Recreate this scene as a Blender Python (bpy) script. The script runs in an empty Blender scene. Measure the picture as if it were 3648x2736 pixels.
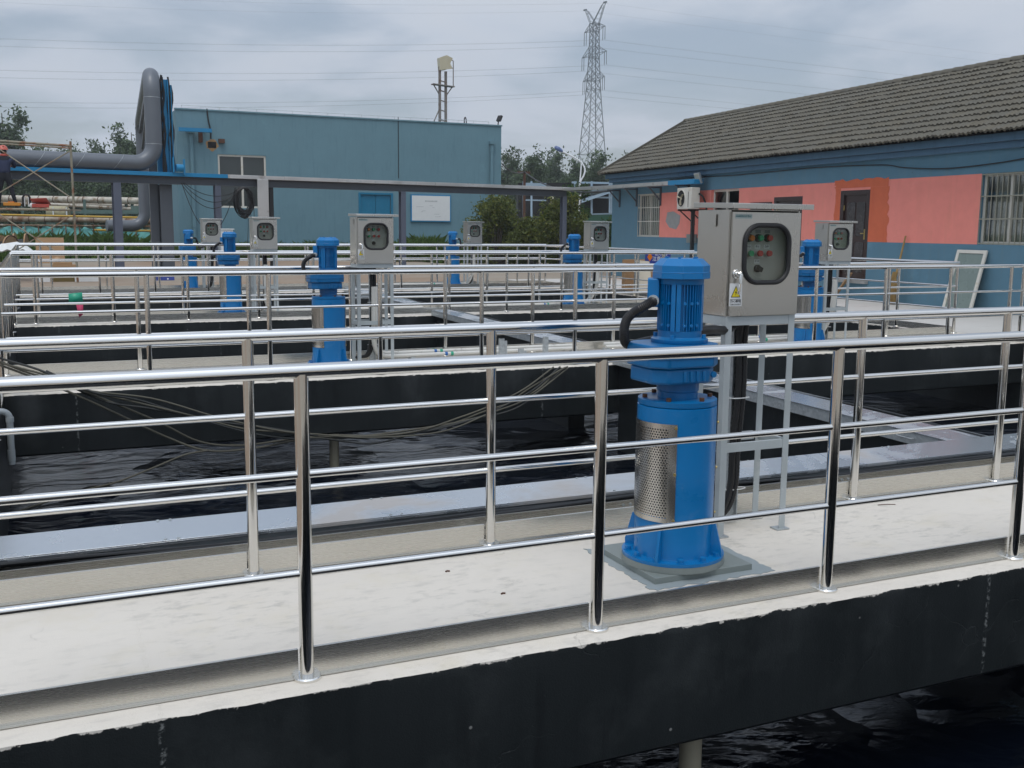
import bpy, bmesh, math, random
import numpy as np
from mathutils import Vector, Matrix
R = math.radians
random.seed(5)
SC = bpy.context.scene
COL = SC.collection

# ------------------------------------------------------------------ camera
YAW, PIT, ROL, CAMH, FPX, PW, PH = R(24.506), R(8.474), R(0.515), 1.585, 3720.24, 3648.0, 2736.0
FW = Vector((math.sin(YAW)*math.cos(PIT), math.cos(YAW)*math.cos(PIT), -math.sin(PIT)))
rt0 = Vector((math.cos(YAW), -math.sin(YAW), 0)); up0 = rt0.cross(FW)
RT = rt0*math.cos(ROL)+up0*math.sin(ROL); UP = -rt0*math.sin(ROL)+up0*math.cos(ROL)
CP = Vector((0, 0, CAMH))
cam = bpy.data.cameras.new('camera'); co = bpy.data.objects.new('camera', cam); COL.objects.link(co)
M = Matrix((RT, UP, -FW)).transposed().to_4x4(); M.translation = CP
co.matrix_world = M
cam.sensor_width = 36; cam.lens = 36*FPX/PW; cam.clip_end = 3000; cam.clip_start = .05
SC.camera = co
K = 3648/2212.0
def ray(px, py):
    return FW + RT*((px*K-PW/2)/FPX) - UP*((py*K-PH/2)/FPX)
def dep(px, py, d):          # survey point: picture coordinates and distance -> world position
    return CP + ray(px, py)*d
def aty(px, py, y):
    r = ray(px, py); return CP + r*(y/r.y)
def atz(px, py, z):
    r = ray(px, py); return CP + r*((z-CAMH)/r.z)

# ------------------------------------------------------------------ mesh helpers
class MB:
    def __init__(s): s.v = []; s.f = []; s.m = []; s.cm = 0
    def add(s, vs, fs):
        o = len(s.v); s.v += [tuple(a) for a in vs]
        s.f += [tuple(i+o for i in f) for f in fs]; s.m += [s.cm]*len(fs); return s
    def box(s, x0, y0, z0, x1, y1, z1):
        v = [(x0,y0,z0),(x1,y0,z0),(x1,y1,z0),(x0,y1,z0),(x0,y0,z1),(x1,y0,z1),(x1,y1,z1),(x0,y1,z1)]
        return s.add(v, [(0,3,2,1),(4,5,6,7),(0,1,5,4),(1,2,6,5),(2,3,7,6),(3,0,4,7)])
    def bar(s, a, b, w, h, upv=(0,0,1)):       # rectangular bar from a to b, w across, h along up
        a = Vector(a); b = Vector(b); d = (b-a).normalized(); u = Vector(upv)
        x = d.cross(u)
        if x.length < 1e-4: x = d.cross(Vector((0,1,0)))
        x.normalize(); u = x.cross(d).normalized(); x = x*w/2; u = u*h/2
        v = [a-x-u, a+x-u, a+x+u, a-x+u, b-x-u, b+x-u, b+x+u, b-x+u]
        return s.add(v, [(0,1,2,3),(7,6,5,4),(0,4,5,1),(1,5,6,2),(2,6,7,3),(3,7,4,0)])
    def cyl(s, a, b, r, r2=None, n=12, cap=True):
        a = Vector(a); b = Vector(b); d = (b-a).normalized(); r2 = r if r2 is None else r2
        x = d.orthogonal().normalized(); y = d.cross(x); vs = []
        for p, q in ((a, r), (b, r2)):
            for i in range(n):
                t = 2*math.pi*i/n; vs.append(p+x*(q*math.cos(t))+y*(q*math.sin(t)))
        fs = [(i, (i+1) % n, n+(i+1) % n, n+i) for i in range(n)]
        if cap: fs += [tuple(range(n-1, -1, -1)), tuple(range(n, 2*n))]
        return s.add(vs, fs)
    def tube(s, pts, r, n=8, cap=True, closed=False):
        pts = [Vector(p) for p in pts]; m = len(pts); vs = []; x = None
        for k in range(m):
            if closed: d = pts[(k+1) % m]-pts[k-1]
            else: d = pts[min(k+1, m-1)]-pts[max(k-1, 0)]
            d.normalize()
            x = d.orthogonal() if x is None else (x-d*x.dot(d))
            if x.length < 1e-6: x = d.orthogonal()
            x.normalize(); y = d.cross(x); rr = r(k) if callable(r) else r
            for i in range(n):
                t = 2*math.pi*i/n; vs.append(pts[k]+x*(rr*math.cos(t))+y*(rr*math.sin(t)))
        fs = []
        for k in range(m if closed else m-1):
            k2 = (k+1) % m
            fs += [(k*n+i, k*n+(i+1) % n, k2*n+(i+1) % n, k2*n+i) for i in range(n)]
        if cap and not closed: fs += [tuple(range(n-1, -1, -1)), tuple(range((m-1)*n, m*n))]
        return s.add(vs, fs)
    def lathe(s, prof, n=32, c=(0,0), a0=0, a1=2*math.pi):
        full = abs(a1-a0-2*math.pi) < 1e-6; k = n if full else n+1; vs = []
        for r, z in prof:
            for i in range(k):
                t = a0+(a1-a0)*i/n; vs.append((c[0]+r*math.cos(t), c[1]+r*math.sin(t), z))
        fs = []
        for j in range(len(prof)-1):
            for i in range(n):
                i2 = (i+1) % k; fs.append((j*k+i, j*k+i2, (j+1)*k+i2, (j+1)*k+i))
        if full:
            if prof[0][0] > 1e-5: fs.append(tuple(range(k-1, -1, -1)))
            if prof[-1][0] > 1e-5: fs.append(tuple(range((len(prof)-1)*k, len(prof)*k)))
        return s.add(vs, fs)
    def prism(s, poly, z0, z1):               # poly: xy counter-clockwise
        n = len(poly); v = [(p[0], p[1], z0) for p in poly]+[(p[0], p[1], z1) for p in poly]
        return s.add(v, [tuple(range(n-1, -1, -1)), tuple(range(n, 2*n))]+[(i, (i+1) % n, n+(i+1) % n, n+i) for i in range(n)])
    def plate(s, poly, y0, y1):               # poly: xz, thickness along y
        n = len(poly); v = [(p[0], y0, p[1]) for p in poly]+[(p[0], y1, p[1]) for p in poly]
        return s.add(v, [tuple(range(n)), tuple(range(2*n-1, n-1, -1))]+[(i, n+i, n+(i+1) % n, (i+1) % n) for i in range(n)])
    def quad(s, *p): return s.add(p, [tuple(range(len(p)))])
    def sphere(s, c, r, n=10, m=6, sx=1, sy=1, sz=1):
        vs = []; fs = []
        for j in range(m+1):
            for i in range(n):
                a = math.pi*j/m; t = 2*math.pi*i/n
                vs.append((c[0]+sx*r*math.sin(a)*math.cos(t), c[1]+sy*r*math.sin(a)*math.sin(t), c[2]-sz*r*math.cos(a)))
        for j in range(m):
            for i in range(n): fs.append((j*n+i, j*n+(i+1) % n, (j+1)*n+(i+1) % n, (j+1)*n+i))
        return s.add(vs, fs)
    def build(s, name, mat, parent=None, ang=35, bev=0, loc=None):
        me = bpy.data.meshes.new(name); me.from_pydata(s.v, [], s.f)
        for q in (mat if isinstance(mat, (list, tuple)) else [mat]): me.materials.append(q)
        if any(s.m): me.polygons.foreach_set('material_index', s.m)
        me.polygons.foreach_set('use_smooth', [True]*len(s.f))
        me.set_sharp_from_angle(angle=R(ang)); me.update()
        o = bpy.data.objects.new(name, me); COL.objects.link(o)
        if parent: o.parent = parent
        if loc: o.location = loc
        if bev:
            b = o.modifiers.new('bevel', 'BEVEL'); b.width = bev; b.segments = 2; b.limit_method = 'ANGLE'; b.angle_limit = R(40)
        return o
def tag(o, label, cat, group=None):
    o['label'] = label; o['category'] = cat
    if group: o['group'] = group
    return o
def thing(name, label, cat, loc=(0,0,0), rz=0, group=None):
    o = bpy.data.objects.new(name, None); COL.objects.link(o); o.empty_display_size = .2
    o.location = loc; o.rotation_euler = (0, 0, rz); return tag(o, label, cat, group)
def struct(o): o['kind'] = 'structure'; return o
def stuff(o): o['kind'] = 'stuff'; return o
def kids(o): return [c for c in COL.objects if c.parent == o]
def copy_tree(o, parent=None):
    c = o.copy(); COL.objects.link(c); c.parent = parent
    for ch in list(o.children): copy_tree(ch, c)
    return c
def text(name, s, size, mat, parent, loc, rot=(R(90),0,0), align='CENTER', depth=0.0006):
    cu = bpy.data.curves.new(name, 'FONT'); cu.body = s; cu.size = size; cu.align_x = align; cu.align_y = 'CENTER'; cu.extrude = depth
    t = bpy.data.objects.new('tmp', cu); COL.objects.link(t)
    dg = bpy.context.evaluated_depsgraph_get(); me = bpy.data.meshes.new_from_object(t.evaluated_get(dg))
    bpy.data.objects.remove(t)
    me.materials.clear(); me.materials.append(mat); me.name = name
    o = bpy.data.objects.new(name, me); COL.objects.link(o); o.parent = parent; o.location = loc; o.rotation_euler = rot
    return o
def bez(pts, n=8):        # smooth path through points (Catmull-Rom)
    P = [Vector(p) for p in pts]; P = [P[0]*2-P[1]]+P+[P[-1]*2-P[-2]]; out = []
    for i in range(1, len(P)-2):
        a, b, c, d = P[i-1:i+3]
        for k in range(n):
            t = k/n
            out.append(.5*((2*b)+(c-a)*t+(2*a-5*b+4*c-d)*t*t+(3*b-a-3*c+d)*t**3))
    out.append(P[-2]); return out
def rrect(cx, cz, w, h, r, n=6):
    out = []
    for qx, qz, a in ((1,1,0),(-1,1,90),(-1,-1,180),(1,-1,270)):
        for i in range(n+1):
            t = R(a+90*i/n); out.append((cx+qx*(w/2-r)+r*math.cos(t), cz+qz*(h/2-r)+r*math.sin(t)))
    return out

# ------------------------------------------------------------------ material helper
class NT:
    def __init__(s, name):
        s.mat = bpy.data.materials.new(name); s.mat.use_nodes = True; s.t = s.mat.node_tree; s.n = s.t.nodes
        s.b = s.n['Principled BSDF']; s._c = None
    def l(s, a, b): s.t.links.new(a, b)
    def node(s, typ, **kw):
        q = s.n.new(typ)
        for k, v in kw.items(): setattr(q, k, v)
        return q
    def co(s, scale=(1,1,1), kind='Object'):
        tc = s.node('ShaderNodeTexCoord'); mp = s.node('ShaderNodeMapping'); mp.inputs['Scale'].default_value = scale
        s.l(tc.outputs[kind], mp.inputs[0]); return mp.outputs[0]
    def noise(s, co, scale, detail=4, rough=.55, dist=0):
        q = s.node('ShaderNodeTexNoise'); s.l(co, q.inputs['Vector']); q.inputs['Scale'].default_value = scale
        q.inputs['Detail'].default_value = detail; q.inputs['Roughness'].default_value = rough; q.inputs['Distortion'].default_value = dist
        return q.outputs['Fac']
    def vor(s, co, scale, feature='F1', out='Distance', rnd=1):
        q = s.node('ShaderNodeTexVoronoi', feature=feature); s.l(co, q.inputs['Vector']); q.inputs['Scale'].default_value = scale
        q.inputs['Randomness'].default_value = rnd
        return q.outputs[out]
    def mr(s, v, a, b, c=0, d=1, smooth=False):
        q = s.node('ShaderNodeMapRange'); s.l(v, q.inputs[0])
        if smooth: q.interpolation_type = 'SMOOTHSTEP'
        for i, x in zip((1,2,3,4), (a,b,c,d)): q.inputs[i].default_value = x
        return q.outputs[0]
    def m(s, op, a, b=None, c=None):
        q = s.node('ShaderNodeMath', operation=op)
        for i, x in enumerate((a, b, c)):
            if x is None: continue
            if isinstance(x, (int, float)): q.inputs[i].default_value = x
            else: s.l(x, q.inputs[i])
        return q.outputs[0]
    def mix(s, f, a, b):
        q = s.node('ShaderNodeMix', data_type='RGBA')
        for i, x in ((0, f), (6, a), (7, b)):
            if isinstance(x, (int, float)): q.inputs[i].default_value = x
            elif isinstance(x, tuple): q.inputs[i].default_value = x if len(x) == 4 else x+(1,)
            else: s.l(x, q.inputs[i])
        return q.outputs[2]
    def sep(s, co):
        q = s.node('ShaderNodeSeparateXYZ'); s.l(co, q.inputs[0]); return q.outputs
    def bump(s, h, strength=.3, dist=.01, prev=None):
        q = s.node('ShaderNodeBump'); q.inputs['Strength'].default_value = strength; q.inputs['Distance'].default_value = dist
        s.l(h, q.inputs['Height'])
        if prev is not None: s.l(prev, q.inputs['Normal'])
        return q.outputs[0]
    def set(s, **kw):
        for k, v in kw.items():
            i = s.b.inputs[k.replace('_', ' ')]
            if isinstance(v, (int, float)): i.default_value = v
            elif isinstance(v, tuple): i.default_value = v if len(v) == 4 else v+(1,)
            else: s.l(v, i)
        return s.mat
def pm(name, col, rough=.5, metal=0, var=.15, vs=4, bump=0, bs=40, coat=0, stain=None, stretch=(1,1,1), rv=.08, spec=.5):
    t = NT(name); c = t.co(stretch); n = t.noise(c, vs, 5)
    base = t.mix(n, tuple(x*(1-var) for x in col), tuple(min(1, x*(1+var)) for x in col))
    if stain:
        sc, ss, lo, hi = stain; base = t.mix(t.mr(t.noise(c, ss, 6, .65), lo, hi), base, sc)
    kw = dict(Base_Color=base, Metallic=metal, Roughness=t.mr(n, .3, .7, max(.02, rough-rv), min(1, rough+rv)), Specular_IOR_Level=spec)
    if coat: kw['Coat_Weight'] = coat; kw['Coat_Roughness'] = .15
    if bump: kw['Normal'] = t.bump(t.noise(c, bs, 4), bump, .005)
    return t.set(**kw)

MT = {}
# polished stainless: rails and posts
t = NT('polished_steel'); c = t.co(); n = t.noise(c, 3, 4); n2 = t.noise(c, 60, 2)
sm = t.mr(t.noise(c, 1.7, 6, .7), .62, .72)
MT['steel'] = t.set(Base_Color=t.mix(n, (.70,.685,.65), (.80,.79,.765)), Metallic=1.0,
    Roughness=t.m('ADD', t.mr(n, .3, .7, .085, .15), t.m('MULTIPLY', sm, .12)), Normal=t.bump(n2, .015, .002))
# brushed stainless sheet
t = NT('brushed_steel'); c = t.co((1,1,1)); n = t.noise(t.co((4,4,.25)), 40, 3); n2 = t.noise(c, 2.2, 4)
MT['sheet'] = t.set(Base_Color=t.mix(n2, (.50,.485,.45), (.59,.575,.54)), Metallic=1.0, Roughness=t.m('ADD', t.mr(n, .3, .7, .265, .275), t.mr(n2, .3, .7, -.02, .04)),
    Normal=t.bump(n2, .01, .002))
t = NT('toe_board_steel'); n = t.noise(t.co((.05,4,4)), 60, 2); n2 = t.noise(t.co(), 1.3, 5); sp = t.mr(t.vor(t.co(), 9), .02, .035, 1, 0)
MT['toe'] = t.set(Base_Color=t.mix(t.m('MULTIPLY', sp, .5), t.mix(n2, (.60,.58,.53), (.70,.68,.63)), (.12,.1,.08)), Metallic=.95, Roughness=t.mr(n, .3, .7, .25, .29), Normal=t.bump(n2, .03, .01))
t = NT('galvanised_steel'); n = t.vor(t.co(), 45, 'F1', 'Color'); n2 = t.noise(t.co(), 5, 5)
bw = t.node('ShaderNodeRGBToBW'); t.l(n, bw.inputs[0])
MT['galv'] = t.set(Base_Color=t.mix(t.mr(t.m('ADD', bw.outputs[0], n2), .5, 1.6), (.38,.41,.42), (.56,.59,.60)), Metallic=.55, Roughness=.46)
t = NT('tray_lid_steel'); n2 = t.noise(t.co(), 1.1, 5, .6, .8); n = t.noise(t.co(), 30, 3)
du = t.mr(n2, .52, .66)
MT['lid'] = t.set(Base_Color=t.mix(du, (.60,.64,.68), (.44,.42,.40)), Metallic=t.mr(n2, .5, .66, .9, .35), Roughness=t.m('ADD', t.mr(n2, .5, .66, .2, .5), t.m('MULTIPLY', n, .06)), Normal=t.bump(t.noise(t.co(), 2.5, 2), .05, .02))
MT['traydark'] = pm('tray_side_steel', (.17,.19,.20), .4, .5, .2, 6)
def paint(name, col, rough=.3, coat=.4, chip=None):
    t = NT(name); c = t.co(); n = t.noise(c, 3.5, 5, .6); fine = t.noise(c, 90, 3)
    base = t.mix(n, tuple(x*.82 for x in col), tuple(x*1.12 for x in col))
    dust = t.mr(t.noise(c, 7, 7, .7), .58, .8)
    base = t.mix(t.m('MULTIPLY', dust, .10), base, (.45,.45,.42))
    if chip: base = t.mix(t.mr(t.noise(c, 38, 6, .7), .73, .76), base, chip)
    return t.set(Base_Color=base, Roughness=t.mr(n, .3, .7, rough-.05, rough+.12), Coat_Weight=coat*.5, Coat_Roughness=.12, Specular_IOR_Level=.35,
        Normal=t.bump(t.noise(c, 14, 4), .06, .01, t.bump(fine, .02, .002)))
MT['blue'] = paint('blue_enamel', (.0,.155,.41), chip=(.05,.03,.02))
MT['bluedk'] = paint('blue_enamel_casting', (.0,.125,.33), .36, .3)
MT['bluepale'] = paint('pale_blue_channel', (.015,.21,.42), .4, .2, (.1,.07,.05))
MT['greyplate'] = pm('grey_painted_plate', (.20,.23,.22), .45, 0, .15, 6, .1, 30, stain=((.30,.15,.05), 5, .70, .78))
MT['black'] = pm('black_rubber', (.012,.012,.013), .55, 0, .3, 8, .05)
MT['hose'] = pm('black_conduit', (.008,.008,.009), .42, 0, .2, 8)
MT['cable'] = pm('black_cable', (.010,.011,.012), .5, 0, .3, 6)
MT['oldcable'] = pm('dusty_cable', (.085,.08,.06), .75, 0, .5, 3)
MT['white'] = pm('white_label', (.72,.73,.72), .5, 0, .05, 5)
MT['ink'] = pm('black_ink', (.012,.012,.012), .6)
MT['yellow'] = pm('yellow_sign', (.78,.62,.02), .5, 0, .05)
MT['rust'] = pm('rusty_bolt', (.10,.045,.025), .8, .2, .4, 40, .3, 90)
def lampm(name, col): return NT(name).set(Base_Color=col, Roughness=.22, Coat_Weight=.6)
MT['amber'] = lampm('amber_lens', (.62,.16,.01)); MT['green'] = lampm('green_lens', (.005,.30,.12)); MT['red'] = lampm('red_lens', (.42,.02,.02))
t = NT('window_pane'); tr = t.node('ShaderNodeBsdfTransparent'); gl = t.node('ShaderNodeBsdfGlossy'); gl.inputs['Roughness'].default_value = .03
fr = t.node('ShaderNodeFresnel'); fr.inputs[0].default_value = 1.5; mx = t.node('ShaderNodeMixShader')
tr.inputs[0].default_value = (.86,.88,.87,1)
t.l(t.m('MULTIPLY', fr.outputs[0], .45), mx.inputs[0]); t.l(tr.outputs[0], mx.inputs[1]); t.l(gl.outputs[0], mx.inputs[2]); t.l(mx.outputs[0], t.n['Material Output'].inputs[0])
MT['pane'] = t.mat
# perforated guard: hexagonal hole pattern from the sheet's own UV (metres)
t = NT('perforated_steel'); tc = t.node('ShaderNodeTexCoord'); P = t.node('ShaderNodeMapping'); P.inputs['Scale'].default_value = (1/.0135, 1/.0135/1.732, 1)
t.l(tc.outputs['UV'], P.inputs[0])
def celld(off):
    x, y, z = t.sep(P.outputs[0])
    fx = t.m('SUBTRACT', t.m('FRACT', t.m('ADD', x, off)), .5); fy = t.m('MULTIPLY', t.m('SUBTRACT', t.m('FRACT', t.m('ADD', y, off)), .5), 1.732)
    return t.m('SQRT', t.m('ADD', t.m('MULTIPLY', fx, fx), t.m('MULTIPLY', fy, fy)))
hole = t.mr(t.m('MINIMUM', celld(0), celld(.5)), .27, .33, 1, 0)
ux, uy, _ = t.sep(tc.outputs['UV'])
inner = t.m('MULTIPLY', t.m('MULTIPLY', t.mr(uy, .022, .0225), t.mr(uy, .4375, .438, 1, 0)), t.m('MULTIPLY', t.mr(ux, .012, .0125), t.mr(ux, .355, .3555, 1, 0)))
hole = t.m('MULTIPLY', hole, inner)
tr = t.node('ShaderNodeBsdfTransparent'); mx = t.node('ShaderNodeMixShader')
t.set(Base_Color=(.60,.585,.55), Metallic=1.0, Roughness=.24)
t.l(hole, mx.inputs[0]); t.l(t.b.outputs[0], mx.inputs[1]); t.l(tr.outputs[0], mx.inputs[2]); t.l(mx.outputs[0], t.n['Material Output'].inputs[0])
MT['perf'] = t.mat
# concrete walkway with tar-black painted sides and a ragged paint line under the arris
def tank_mat(name):
    t = NT(name); c = t.co(); ge = t.node('ShaderNodeNewGeometry')
    x, y, z = t.sep(c); nx, ny, nz = t.sep(ge.outputs['Normal'])
    n1 = t.noise(c, .9, 5, .6); n2 = t.noise(t.co((.7,1.5,1)), 11, 9, .74); n3 = t.noise(c, 160, 3)
    cr = t.vor(t.co((1,1,1)), 2.3, 'DISTANCE_TO_EDGE')
    wob = t.noise(c, 7, 5, .7, 1.2)
    cn = t.node('ShaderNodeVectorMath', operation='ADD'); sc = t.node('ShaderNodeVectorMath', operation='SCALE'); sc.inputs[3].default_value = .35
    nz_ = t.node('ShaderNodeTexNoise'); nz_.inputs['Scale'].default_value = 4; nz_.inputs['Detail'].default_value = 6; t.l(c, nz_.inputs[0])
    t.l(nz_.outputs['Color'], sc.inputs[0]); t.l(c, cn.inputs[0]); t.l(sc.outputs[0], cn.inputs[1])
    cr = t.vor(cn.outputs[0], 1.7, 'DISTANCE_TO_EDGE'); crack = t.m('MULTIPLY', t.mr(cr, .002, .007, 1, 0), t.mr(n1, .55, .7))
    con = t.mix(n1, (.56,.52,.46), (.69,.65,.585))
    con = t.mix(t.m('MULTIPLY', t.mr(n2, .50, .66), t.mr(t.noise(c, 1.3, 4, .6), .40, .65, .12, .75)), con, (.36,.345,.31))
    con = t.mix(t.m('MULTIPLY', t.mr(t.noise(c, 2.1, 7, .7), .52, .70), .55), con, (.58,.53,.42))
    con = t.mix(t.m('MULTIPLY', crack, .55), con, (.18,.165,.15))
    spk = t.mr(t.noise(c, 75, 2, .6), .74, .79)
    con = t.mix(t.m('MULTIPLY', spk, .55), con, (.2,.18,.16))
    pit = t.mr(t.vor(c, 16), .03, .06, 1, 0); pit = t.m('MULTIPLY', pit, t.mr(t.noise(c, 3, 2), .52, .6))
    stv = t.noise(t.co((7,7,.5)), 2.2, 5, .6)
    blk = t.mix(stv, (.006,.0085,.0095), (.016,.0195,.0205))
    blk = t.mix(t.mr(t.noise(c, 1.6, 6, .7), .52, .72), blk, (.026,.030,.031))
    blk = t.mix(t.m('MULTIPLY', t.mr(t.noise(t.co((5,5,.8)), 1.3, 4, .6), .58, .66), .7), blk, (.006,.008,.009))
    spl = t.mr(t.vor(c, 7.3), .035, .06, 1, 0)
    blk = t.mix(t.m('MULTIPLY', spl, t.mr(t.noise(c, 9, 2), .55, .6)), blk, (.20,.20,.19))
    # formwork joint lines
    jx = t.m('FRACT', t.m('ADD', t.m('MULTIPLY', x, 1/1.245), .26)); jx = t.m('ADD', jx, t.m('MULTIPLY', t.m('SUBTRACT', wob, .5), .02))
    jl = t.mr(t.m('ABSOLUTE', t.m('SUBTRACT', jx, .5)), .003, .011, 1, 0)
    jn = t.m('MULTIPLY', jl, t.m('MULTIPLY', t.mr(t.noise(c, 34, 3, .7), .47, .60), t.mr(t.noise(t.co((1,1,.2)), .45, 2), .46, .58)))
    blk = t.mix(t.m('MULTIPLY', jn, .85), blk, (.17,.18,.175))
    edge = t.m('ADD', z, t.m('ADD', t.m('MULTIPLY', t.m('SUBTRACT', t.noise(c, 16, 7, .75), .5), .075), t.m('MULTIPLY', t.m('SUBTRACT', t.noise(c, 2.4, 2), .5), .03)))
    top = t.m('MAXIMUM', t.mr(nz, .5, .6), t.mr(edge, -.012, -.009))
    col = t.mix(top, blk, con)
    ht = t.m('SUBTRACT', t.m('ADD', t.m('MULTIPLY', n3, .3), t.m('MULTIPLY', n2, .5)), t.m('ADD', pit, t.m('ADD', jn, t.m('MULTIPLY', crack, .6))))
    return t.set(Base_Color=col, Roughness=t.m('ADD', .45, t.m('MULTIPLY', top, .4)), Specular_IOR_Level=.4, Normal=t.bump(ht, .35, .012))
MT['tank'] = tank_mat('tarred_concrete')
t = NT('pale_concrete'); c = t.co(); n1 = t.noise(c, .5, 6, .6); n2 = t.noise(c, 3.5, 8, .7); n3 = t.noise(c, 120, 3)
con = t.mix(n1, (.42,.40,.37), (.56,.55,.52)); con = t.mix(t.m('MULTIPLY', t.mr(n2, .55, .7), .4), con, (.36,.33,.29))
x, y, z = t.sep(c)
MT['pave'] = t.set(Base_Color=t.mix(t.m('MULTIPLY', t.mr(t.noise(t.co((.5,.9,1)), .55, 5, .6), .56, .66), .75), con, (.42,.22,.10)), Roughness=.9, Normal=t.bump(t.m('ADD', n3, n2), .2, .01))
t = NT('bare_earth'); c = t.co(); n1 = t.noise(c, .08, 6, .6); n2 = t.noise(c, .9, 8, .7); n3 = t.noise(c, 9, 5, .7)
con = t.mix(n2, (.21,.14,.09), (.33,.25,.18)); con = t.mix(t.mr(n1, .45, .6), con, (.30,.27,.22)); con = t.mix(t.m('MULTIPLY', t.mr(n3, .6, .7), .5), con, (.12,.08,.05))
# greenery takes over away from the works yard
gx, gy, gz = t.sep(c)
far = t.m('MAXIMUM', t.mr(gy, 78, 84), t.mr(t.m('ABSOLUTE', gx), 45, 55))
MT['earth'] = t.set(Base_Color=t.mix(far, con, (.05,.08,.025)), Roughness=.95, Normal=t.bump(t.m('ADD', n2, n3), .5, .05))
# dark churning water
t = NT('dark_water'); c = t.co(); w1 = t.noise(t.co((1,1.5,1)), .85, 3, .5, 1.5); w2 = t.noise(t.co((1,1.7,1)), 3.6, 5, .6, 1.0); w3 = t.noise(c, 22, 4, .6, .5)
calm = t.mr(t.noise(c, .45, 3), .45, .6, .12, 1)
ht = t.m('ADD', t.m('MULTIPLY', w1, 1.5), t.m('ADD', t.m('MULTIPLY', w2, .22), t.m('MULTIPLY', w3, .03)))
MT['water'] = t.set(Base_Color=t.mix(t.mr(w2, .62, .76), (.0012,.0028,.007), (.004,.007,.013)), Roughness=.14, IOR=1.33, Normal=t.bump(t.m('MULTIPLY', ht, calm), .6, .30))
MT['pvc'] = pm('grey_pvc', (.30,.33,.34), .5, 0, .15, 5, stain=((.5,.5,.48), 6, .6, .7))
MT['creampipe'] = pm('cream_pipe', (.44,.40,.29), .5, 0, .15, 5, stain=((.16,.13,.08), 9, .62, .75))
MT['whitepipe'] = pm('whitewashed_conduit', (.62,.61,.57), .5, .15, .12, 9, stain=((.35,.34,.31), 14, .58, .7))
MT['tapeb'] = pm('blue_tape', (.02,.12,.38), .4); MT['tapeg'] = pm('green_tape', (.02,.33,.2), .4)
MT['wood'] = pm('raw_timber', (.36,.22,.11), .75, 0, .3, 3, .2, 20, stretch=(1,8,8))
MT['board'] = pm('beige_board', (.55,.50,.40), .65, 0, .1, 2)
MT['straw'] = pm('dry_straw', (.30,.20,.075), .85, 0, .4, 12)
# ------------------------------------------------------------------ light
SUN_EL, SUN_AZ = R(66), R(215)        # azimuth measured from +y towards +x
w = bpy.data.worlds.new('World'); SC.world = w; w.use_nodes = True
nt = w.node_tree; nn = nt.nodes; bg = nn['Background']; bg.inputs['Strength'].default_value = .1
sky = nn.new('ShaderNodeTexSky'); sky.sky_type = 'NISHITA'; sky.sun_disc = False; sky.sun_elevation = SUN_EL; sky.sun_rotation = SUN_AZ
sky.air_density = 1.1; sky.dust_density = 2.5; sky.ozone_density = 1.5; sky.altitude = 20
def wn(t, **k):
    q = nn.new(t)
    for a, b in k.items(): setattr(q, a, b)
    return q
def wl(a, b): nt.links.new(a, b)
def wm(op, a, b=None):
    q = wn('ShaderNodeMath', operation=op)
    for i, x in enumerate((a, b)):
        if x is None: continue
        if isinstance(x, (int, float)): q.inputs[i].default_value = x
        else: wl(x, q.inputs[i])
    return q.outputs[0]
tc = wn('ShaderNodeTexCoord'); sp = wn('ShaderNodeSeparateXYZ'); wl(tc.outputs['Generated'], sp.inputs[0])
zz = wm('ADD', wm('MAXIMUM', sp.outputs[2], 0.0), .16)
cb = wn('ShaderNodeCombineXYZ'); wl(wm('DIVIDE', sp.outputs[0], zz), cb.inputs[0]); wl(wm('DIVIDE', sp.outputs[1], zz), cb.inputs[1])
n1 = wn('ShaderNodeTexNoise'); wl(cb.outputs[0], n1.inputs[0]); n1.inputs['Scale'].default_value = 1.35; n1.inputs['Detail'].default_value = 8; n1.inputs['Roughness'].default_value = .5; n1.inputs['Distortion'].default_value = .35
n2 = wn('ShaderNodeTexNoise'); wl(cb.outputs[0], n2.inputs[0]); n2.inputs['Scale'].default_value = .38; n2.inputs['Detail'].default_value = 3
def wmr(v, a, b, c=0, d=1):
    q = wn('ShaderNodeMapRange'); q.interpolation_type = 'SMOOTHSTEP'; wl(v, q.inputs[0])
    for i, x in zip((1,2,3,4), (a,b,c,d)): q.inputs[i].default_value = x
    return q.outputs[0]
mask = wmr(wm('ADD', wm('MULTIPLY', n1.outputs['Fac'], .75), wm('MULTIPLY', n2.outputs['Fac'], .45)), .50, .66, .45, 1.0)
sd = Vector((math.sin(SUN_AZ)*math.cos(SUN_EL), math.cos(SUN_AZ)*math.cos(SUN_EL), math.sin(SUN_EL)))
dp = wn('ShaderNodeVectorMath', operation='DOT_PRODUCT'); wl(tc.outputs['Generated'], dp.inputs[0]); dp.inputs[1].default_value = sd
glow = wm('POWER', wm('MAXIMUM', dp.outputs['Value'], 0.0), 3.0)
gain = wm('ADD', .90, wm('ADD', wm('MULTIPLY', glow, .75), wm('MULTIPLY', wm('POWER', wm('MAXIMUM', sp.outputs[2], 0.0), 1.6), .75)))
lo = wn('ShaderNodeMix', data_type='RGBA'); wl(n1.outputs['Fac'], lo.inputs[0]); lo.inputs[6].default_value = (4.9,5.9,7.5,1); lo.inputs[7].default_value = (7.0,7.3,7.8,1)
cs = wn('ShaderNodeVectorMath', operation='SCALE'); wl(lo.outputs[2], cs.inputs[0]); wl(gain, cs.inputs[3])
mx = wn('ShaderNodeMix', data_type='RGBA'); wl(mask, mx.inputs[0]); wl(sky.outputs[0], mx.inputs[6]); wl(cs.outputs[0], mx.inputs[7]); wl(mx.outputs[2], bg.inputs[0])
sl = bpy.data.lights.new('sun', 'SUN'); sl.energy = 1.1; sl.angle = R(20); sl.color = (1, .94, .85)
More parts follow.
